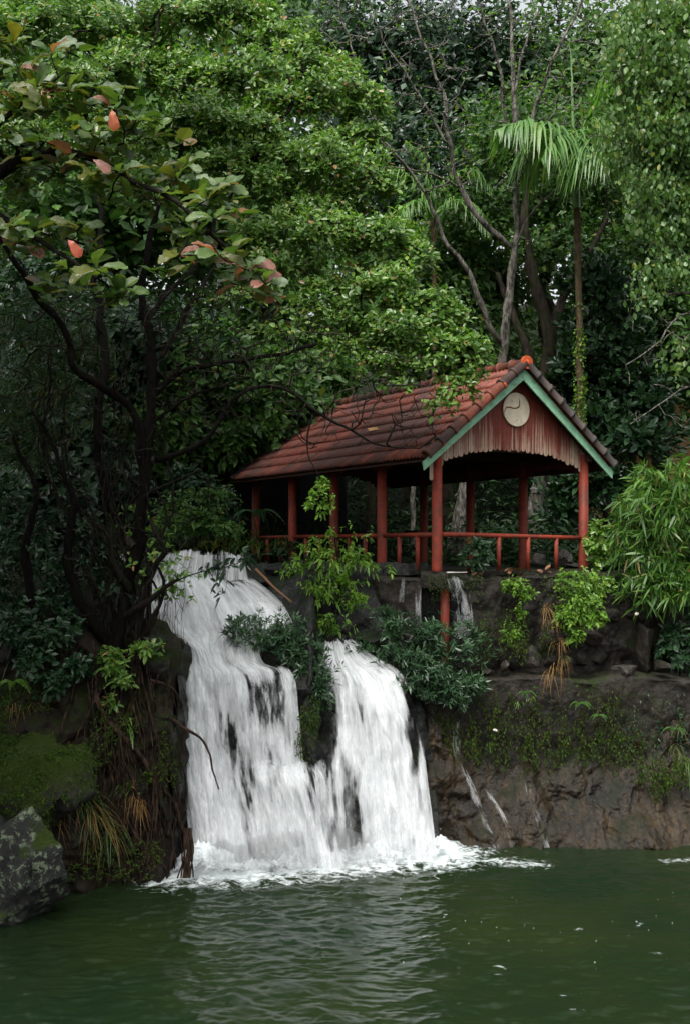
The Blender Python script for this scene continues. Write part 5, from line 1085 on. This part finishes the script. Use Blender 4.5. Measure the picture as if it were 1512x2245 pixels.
for k, (px, py, Y, fr_, L, lab) in enumerate(((640,1200,26.5,9,.7,'fern by the back left post of the pavilion'), (720,1180,29,9,.8,'fern seen under the roof behind the left railing'), (790,1175,29.5,9,.8,'fern seen under the roof left of the second post'), (905,1175,29,9,.8,'fern seen under the roof left of the corner post'),
     (1130,1190,29,8,.8,'fern behind the front railing'), (1270,1545,20.75,7,.34,'hanging fern on the lower wall'), (1310,1570,20.8,6,.28,'small fern on the lower wall right of the hanging fern'), (1150,1520,20.8,6,.3,'fern under the ledge below the small loose bush'), (235,1470,18.2,7,.3,'bright fern on the bank under the trunk'), (260,1500,18.15,5,.25,'small fern on the bank among the roots'), (30,1500,17.9,7,.4,'dim fern on the bank at the left edge'), (1475,1600,20.9,7,.35,'fern on the lower wall at the right edge'), (560,1130,25,9,.7,'fern beside the weir under the roof corner'))):
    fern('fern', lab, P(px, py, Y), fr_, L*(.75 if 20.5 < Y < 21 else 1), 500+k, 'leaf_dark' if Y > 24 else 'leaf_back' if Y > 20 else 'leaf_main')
# grass tufts
def tuft(name, label, pts, L, nb, mk, seed, lean=(0, 0), wd=.012, hang=.8, cat='grass'):
    r = np.random.default_rng(seed); pts = np.array(pts); base = pts.mean(0); N = len(pts)*nb; c = np.repeat(pts, nb, 0)+r.normal(0, .04, (N, 3)); az = r.uniform(0, 6.3, N)
    d = np.stack([np.cos(az)*.55+lean[0], np.sin(az)*.5-.25+lean[1], np.abs(r.normal(.75, .3, N))], -1); l = L*r.uniform(.5, 1.25, N)[:, None]; rows = []; sd = nrm(np.cross(d, [0, 0, 1.])+r.normal(0, .1, (N, 3)))
    for s, w_ in ((0, .7), (.25, 1), (.5, .9), (.75, .6), (1, .08)):
        pc = c+d*l*s+np.array([0, 0, -1.])*l*hang*s**2*1.25; rows += [pc+sd*wd*w_*.5, pc-sd*wd*w_*.5]
    V = np.stack(rows, 1).reshape(-1, 3); f = np.array([(0, 1, 3, 2), (2, 3, 5, 4), (4, 5, 7, 6), (6, 7, 9, 8)]); F = (f[None]+np.arange(N)[:, None, None]*10).reshape(-1, 4)
    o = link(name, np_mesh(name, V-base, [F], True), M[mk], None, tuple(base)); tag(o, label, cat); return o
sp = lambda *q2: [surf(px, py, .03) for px, py in q2]
tuft('grass_tuft', 'long arching green and orange grass on the bank above the lichen boulder', sp((140,1730),(150,1740),(165,1745),(180,1760),(200,1765)), .62, 22, 'grass', 1, (.35, -.2), .014, 1.05)
tuft('dry_grass_tuft', 'drooping orange dry grass stems beside the lichen boulder', sp((130,1725),(145,1735),(100,1790),(110,1800)), .62, 16, 'dry', 2, (.35, -.2), .008, 1.1)
tuft('grass_tuft', 'hanging grass on the lower bank above the water', sp((190,1800),(220,1800),(240,1815),(250,1835)), .5, 20, 'grass', 3, (.2, -.2), .012, 1.2)
tuft('leafy_grass', 'broad leaved grass shoot on the bank among the roots', sp((272,1735),(285,1725),(300,1740)), .22, 9, 'grass', 4, (.1, -.2), .03, .8)
tuft('dry_grass_tuft', 'straw and brown stems hanging among the roots on the lower bank', sp((290,1745),(296,1752),(302,1760),(308,1768)), .32, 20, 'dry', 25, (.1, -.2), .008, 1.3)
tuft('grass_tuft', 'long orange straw stems fanning out over the middle of the bank', sp((175,1775),(185,1785),(195,1790),(205,1796)), .7, 22, 'dry', 26, (.45, -.15), .009, 1.0)
tuft('dry_grass_tuft', 'brown dry grass on the dark bank ledge at the left', sp((40,1545),(55,1545),(70,1545),(25,1548)), .3, 14, 'dry', 5, (.1, -.2), .008, 1.2)
tuft('leafy_grass', 'glossy broad leaves catching light among the roots', sp((275,1585),(285,1600)), .2, 6, 'leaf_main', 6, (.1, -.25), .05, 1.1)
tuft('tall_grass', 'tall green grass beside the weir under the roof corner', [P(px, 1200, 25.5) for px in (440, 470, 500, 530, 555, 580, 610)], 1.1, 16, 'grass', 7, (0, -.1), .03, .7)
tuft('tall_grass', 'dark tall grass below the back end of the roof', [P(px, 1190, 28) for px in (440, 480, 520, 560, 600)], 1.3, 18, 'bamboo_dark', 8, (0, -.1), .03, .6)
tuft('strap_leaves', 'dark strap leaved plant hanging on the shaded bank at the left', sp((20,1400),(60,1410),(100,1430)), .5, 14, 'leaf_dark', 9, (0, -.2), .035, 1.1)
tuft('grass_tuft', 'yellow green grass on the lower wall at the right edge', [P(1490,1590,20.9), P(1500,1660,20.7), P(1480,1640,20.8)], .3, 12, 'grass', 10, (-.1, -.2), .014, 1.2)
tuft('grass_tuft', 'narrow lime blades hanging below the ledge', [P(1163,1530,20.75), P(1140,1540,20.75)], .16, 7, 'leaf_lime', 11, (0, -.2), .02, 1.2)
tuft('dead_grass', 'dead straw clump on the wall beside the round bush', [P(1195,1335,21.25), P(1205,1360,21.25), P(1225,1410,21.2)], .35, 22, 'dry', 12, (0, -.15), .009, 1.3)
tuft('dead_grass', 'dry stems hanging over the ledge below the round bush', [P(1215,1465,21.0), P(1200,1480,20.9), P(1235,1450,21)], .38, 16, 'dry', 13, (-.1, -.15), .007, 1.4)
# creepers: hanging stems with small leaves, moss beards on the lower wall
def creeper(label, px0, px1, py0, py1, n, L, mk, seed, Yf, ll=.05, stem='root', every=3):
    r = np.random.default_rng(seed); base = P((px0+px1)/2, py0, Yf(px0)); t = thing('hanging_creeper', label, 'creeper', base); b = MB(); lv = []
    for k in range(n):
        px, py = r.uniform(px0, px1), r.uniform(py0, py1); l = L*r.uniform(.3, 1.2); Y = Yf(px)-r.uniform(.03, .12); q2 = smooth_path([P(px, py, Y), P(px+r.normal(0, 6), py+l*.5, Y-.04), P(px+r.normal(0, 12), py+l, Y-.05)], 9, .02, k); V, F, _ = tube_arr(q2, .0045, 4); b.add(V, F); lv.append(q2)
    o = b.build('stems', M[stem], t, True); o.location = -np.array(base); c = np.concatenate(lv); V, fl = rosettes(c[::1], np.tile([[0, -1., -.2]], (len(c), 1)), every, ll, .5, (.4, 1.5), .3, 'rhomb', seed, jit=.02); wpart('foliage', V, fl, M[mk], t, smooth=False)
wy = lambda px: float(lw_y((px-CXP)/FPX*20.9))
creeper('mossy creeper strands below the ledge, nearest the waterfall', 940, 1050, 1530, 1600, 26, 95, 'moss_leaf', 1, wy)
creeper('mossy creeper strands hanging in the middle of the lower wall', 1050, 1210, 1500, 1590, 40, 130, 'moss_leaf', 2, wy)
creeper('green creeper curtain on the lower wall under the round bush', 1210, 1360, 1490, 1620, 45, 110, 'moss_leaf', 3, wy, .045)
creeper('dark creeper on the lower wall near the right edge', 1360, 1512, 1500, 1640, 40, 100, 'leaf_dark', 4, wy)
creeper('moss and dry stems along the foot of the lower wall', 960, 1400, 1590, 1650, 70, 60, 'moss_leaf', 8, lambda px: wy(px)-.08)
creeper('yellow green moss fringe along the foot of the right wall', 1400, 1520, 1650, 1700, 50, 50, 'moss_leaf', 5, lambda px: 20.65)
creeper('moss beard between the two waterfalls', 655, 695, 1520, 1620, 24, 60, 'moss_leaf', 6, lambda px: 19.45)
creeper('fine dark twigs and moss at the foot of the upper wall', 1060, 1210, 1330, 1400, 34, 60, 'moss_leaf', 7, lambda px: 21.25)
# moss cushions on the wall top, bank and mossy boulder
def moss(label, pts, mk='moss_leaf', seed=0, ln=.035):
    r = np.random.default_rng(seed); pts = np.array(pts); o = link('moss', None, None) if False else None
    V, fl = rosettes(pts, np.tile([[0, -.5, .8]], (len(pts), 1)), 5, ln, .4, (.3, 1.5), .2, 'rhomb', seed, jit=.015); o = link('moss', np_mesh('moss', V, fl, False), M[mk], kind='stuff'); o['label'] = label
r = np.random.default_rng(9); pts = []
for k in range(2600):
    px, py = r.uniform(0, 400), r.uniform(1480, 1930)
    if vnoise(np.array([[px/55., py/55., 2.]]))[0] > -.05: pts.append(surf(px, py, .1+.14*r.random()))
moss('green moss tufts on the earth bank', pts, seed=1, ln=.05)
vv = np.array([x.co for x in mb_.data.vertices]); nn = np.array([x.normal for x in mb_.data.vertices]); nz = fbm(vv*2.2+4, 3); sel = (nn[:, 2] > -.3) & (nz > -.35) & (nn[:, 1] < .4)
pv_ = np.repeat(vv[sel], 2, 0); pv_ = pv_+np.random.default_rng(3).normal(0, .03, pv_.shape); V, fl = rosettes(pv_, np.repeat(nn[sel], 2, 0), 5, .05, .35, (.3, 1.4), .3, 'rhomb', 8, jit=.01)
o = link('moss', np_mesh('moss', V, fl, False), M['moss_leaf'], mb_, kind='stuff')
pts = []
for k in range(900):
    px = r.uniform(900, 1330); py = 1262+abs(r.normal(0, 28)); x = (px-CXP)/FPX*21.5; yv = float(wall_y(x))
    if vnoise(np.array([[px/40., py/60., 5.]]))[0] > .05: pts.append(P(px, py, yv-.06-.04*r.random()))
moss('bright moss cushions along the top of the upper wall', pts, 'grass', seed=2, ln=.03)
# ------------------------------------------------------------------ small things
lf = MB().add([(0,0,0),(.04,.06,.01),(.05,.13,.0),(0,.2,.015),(-.05,.13,.005),(-.035,.06,.012),(0,.1,-.01)], None, [(0,1,6),(1,2,6),(2,3,6),(3,4,6),(4,5,6),(5,0,6)]).mesh('fallen_leaf')
yl = lf.copy(); yl.materials.clear()
o = link('fallen_leaf', yl, M['yellow_leaf'], None, (0, 0, 0)); tag(o, 'single yellow leaf lying on the red roof tiles', 'leaf')
lx, ly = EX+1.02, 2.9; wl = pv.matrix_basis if False else None
ca, sa = math.cos(math.radians(31.26)), math.sin(math.radians(31.26))
o.location = (1.8+lx*ca-ly*sa, 21.5+lx*sa+ly*ca, 5.03+EZ+sl_*(lx-EX)+.06); o.rotation_euler = (.1, -ang, math.radians(31.26)+.3); o.scale = (1.5, 1.5, 1.5)
r = np.random.default_rng(17)
for k in range(20):
    px = r.uniform(1040, 1225); x = (px-CXP)/FPX*21.6; o = link('fallen_leaf', lf, M['dead_leaf'], None, (x, float(wall_y(x))+r.uniform(-.02, .3), 5.0+r.uniform(0, .05))); o.rotation_euler = (r.uniform(-.9, .9), r.uniform(-.9, .9), r.uniform(0, 6.3)); o.scale = (r.uniform(.5, 1),)*3
    tag(o, 'curled brown dead leaf among the litter on the wall top', 'leaf', 'dead leaves on the wall top')
def scrap(label, c, s, seed):
    V, F = stone_mesh(seed, s, s*.4, s*.8, 2); o = link('litter_scrap', np_mesh('litter_scrap', V, [F], False), M['litter'], None, tuple(c)); tag(o, label, 'litter')
scrap('small white scrap caught on the creepers of the lower wall', P(1085, 1601, 20.7), .05, 3); scrap('pale torn scrap lying on the stone at the end of the upper wall', P(1394, 1346, 21.6), .06, 4); o = MB().add([(-.2,-.04,0),(.2,-.03,.01),(.18,.05,.0),(-.17,.03,.012),(-.2,-.04,.012),(.2,-.03,.022),(.18,.05,.012),(-.17,.03,.024)], [(0,3,2,1),(4,5,6,7),(0,1,5,4),(1,2,6,5),(2,3,7,6),(3,0,4,7)]).build('litter_scrap', M['litter'], loc=tuple(P(1000, 1256, 21.12))); tag(o, 'pale flat scrap on the wall top beside the corner post', 'litter')
sc = link('fallen_branch', None, None) if False else None
b = MB(); V, F, _ = tube_arr(limb([(562,1248,21.9),(595,1282,21.4),(640,1320,21.1)], 14, .02, 3), np.linspace(.03, .018, 14), 7); b.add(V, F); o = b.build('fallen_branch', M['dead_leaf'], None, True); tag(o, 'reddish dead branch leaning beside the upper cascade', 'branch')
# trunks seen under the roof
for k, (a, rr, lab) in enumerate((([(1000,1215,29.5),(1010,1130,29.5),(1025,1040,29.4),(1050,900,29.4)], .2, 'thick leaning grey trunk seen under the roof behind the front railing'), ([(905,1200,31),(905,1100,31),(906,980,31)], .07, 'slim pale lichened trunk seen through the side bay'), ([(810,1200,32),(812,1100,32),(815,980,32)], .14, 'dark trunk seen through the second side bay'), ([(1165,1215,30),(1170,1130,30),(1190,1020,30)], .2, 'mottled trunk seen behind the inner post'))):
    t = thing('tree_trunk', lab, 'tree trunk', P(*a[0])); V, F, _ = tube_arr(limb(a, 20, .03, k), np.linspace(rr*1.15, rr*.9, 20), 12); wpart('bark', V, [F], M['bark_grey'] if k != 2 else M['bark_back'], t)
# black shade net hung behind the left end of the roof
nx_, ny_ = 50, 24; U, W = np.meshgrid(np.linspace(0, 1, nx_), np.linspace(0, 1, ny_)); tp_ = np.array([P(430, 1010, 31), P(520, 945, 31), P(600, 910, 31.3), P(680, 905, 31.6), P(720, 930, 31.8), P(760, 990, 32)]); tp_ = smooth_path(tp_, nx_)
G = tp_[None]*(1-W[..., None])+(tp_*np.array([1, 1, 0])+np.array([0, .4, 4.9]))[None]*W[..., None]; G[..., 1] += .15*fbm(np.stack([U*9, W*1.5, U*0], -1), 3)
o = link('shade_net', np_mesh('shade_net', G.reshape(-1, 3), grid_faces(nx_, ny_)), M['net']); tag(o, 'black shade net sheet hung behind the pavilion', 'net'); o.modifiers.new('thickness', 'SOLIDIFY').thickness = .01
# huts glimpsed behind
h = thing('ochre_hut', 'ochre plastered hut glimpsed through the trees at the right', 'hut', (9.6, 35.5, 5.6)); 
MB().box((-1.6, 0, 0), (1.6, 2.5, 5.6)).build('wall', M['ochre'], h); MB().box((-.35, -.08, 0), (-.2, 0, 5.6)).build('post', M['beam'], h)
b = MB(); b.add([(-2, -.6, 5.3), (2, -.6, 5.3), (2, 1.25, 6.7), (-2, 1.25, 6.7), (2, 3.1, 5.3), (-2, 3.1, 5.3)], [(0, 1, 2, 3), (3, 2, 4, 5)], [(1, 4, 2), (0, 3, 5)]); b.build('roof', M['verge_dark'], h)
h = thing('dark_hut', 'dim tiled hut half hidden behind the left tree', 'hut', P(120, 1180, 27.5), .5)
MB().box((-1.6, 0, 0), (1.3, 3, 2.5)).build('wall', M['wall'], h); b = MB(); b.add([(-2, -.3, 2.3), (1.7, -.3, 2.3), (1.7, 3.3, 2.3), (-2, 3.3, 2.3), (-.15, -.3, 3.9), (-.15, 3.3, 3.9)], [(0, 4, 5, 3), (4, 1, 2, 5)], [(0, 1, 4), (2, 3, 5)]); b.build('roof', M['verge_dark'], h)
for k in range(7):
    t_ = k/6; o = link('verge_tile', bm_, None, h); o.location = (1.7-1.85*t_, -.32, 2.3+1.6*t_+.03); o.rotation_euler = (0, -.71+.02, math.pi)
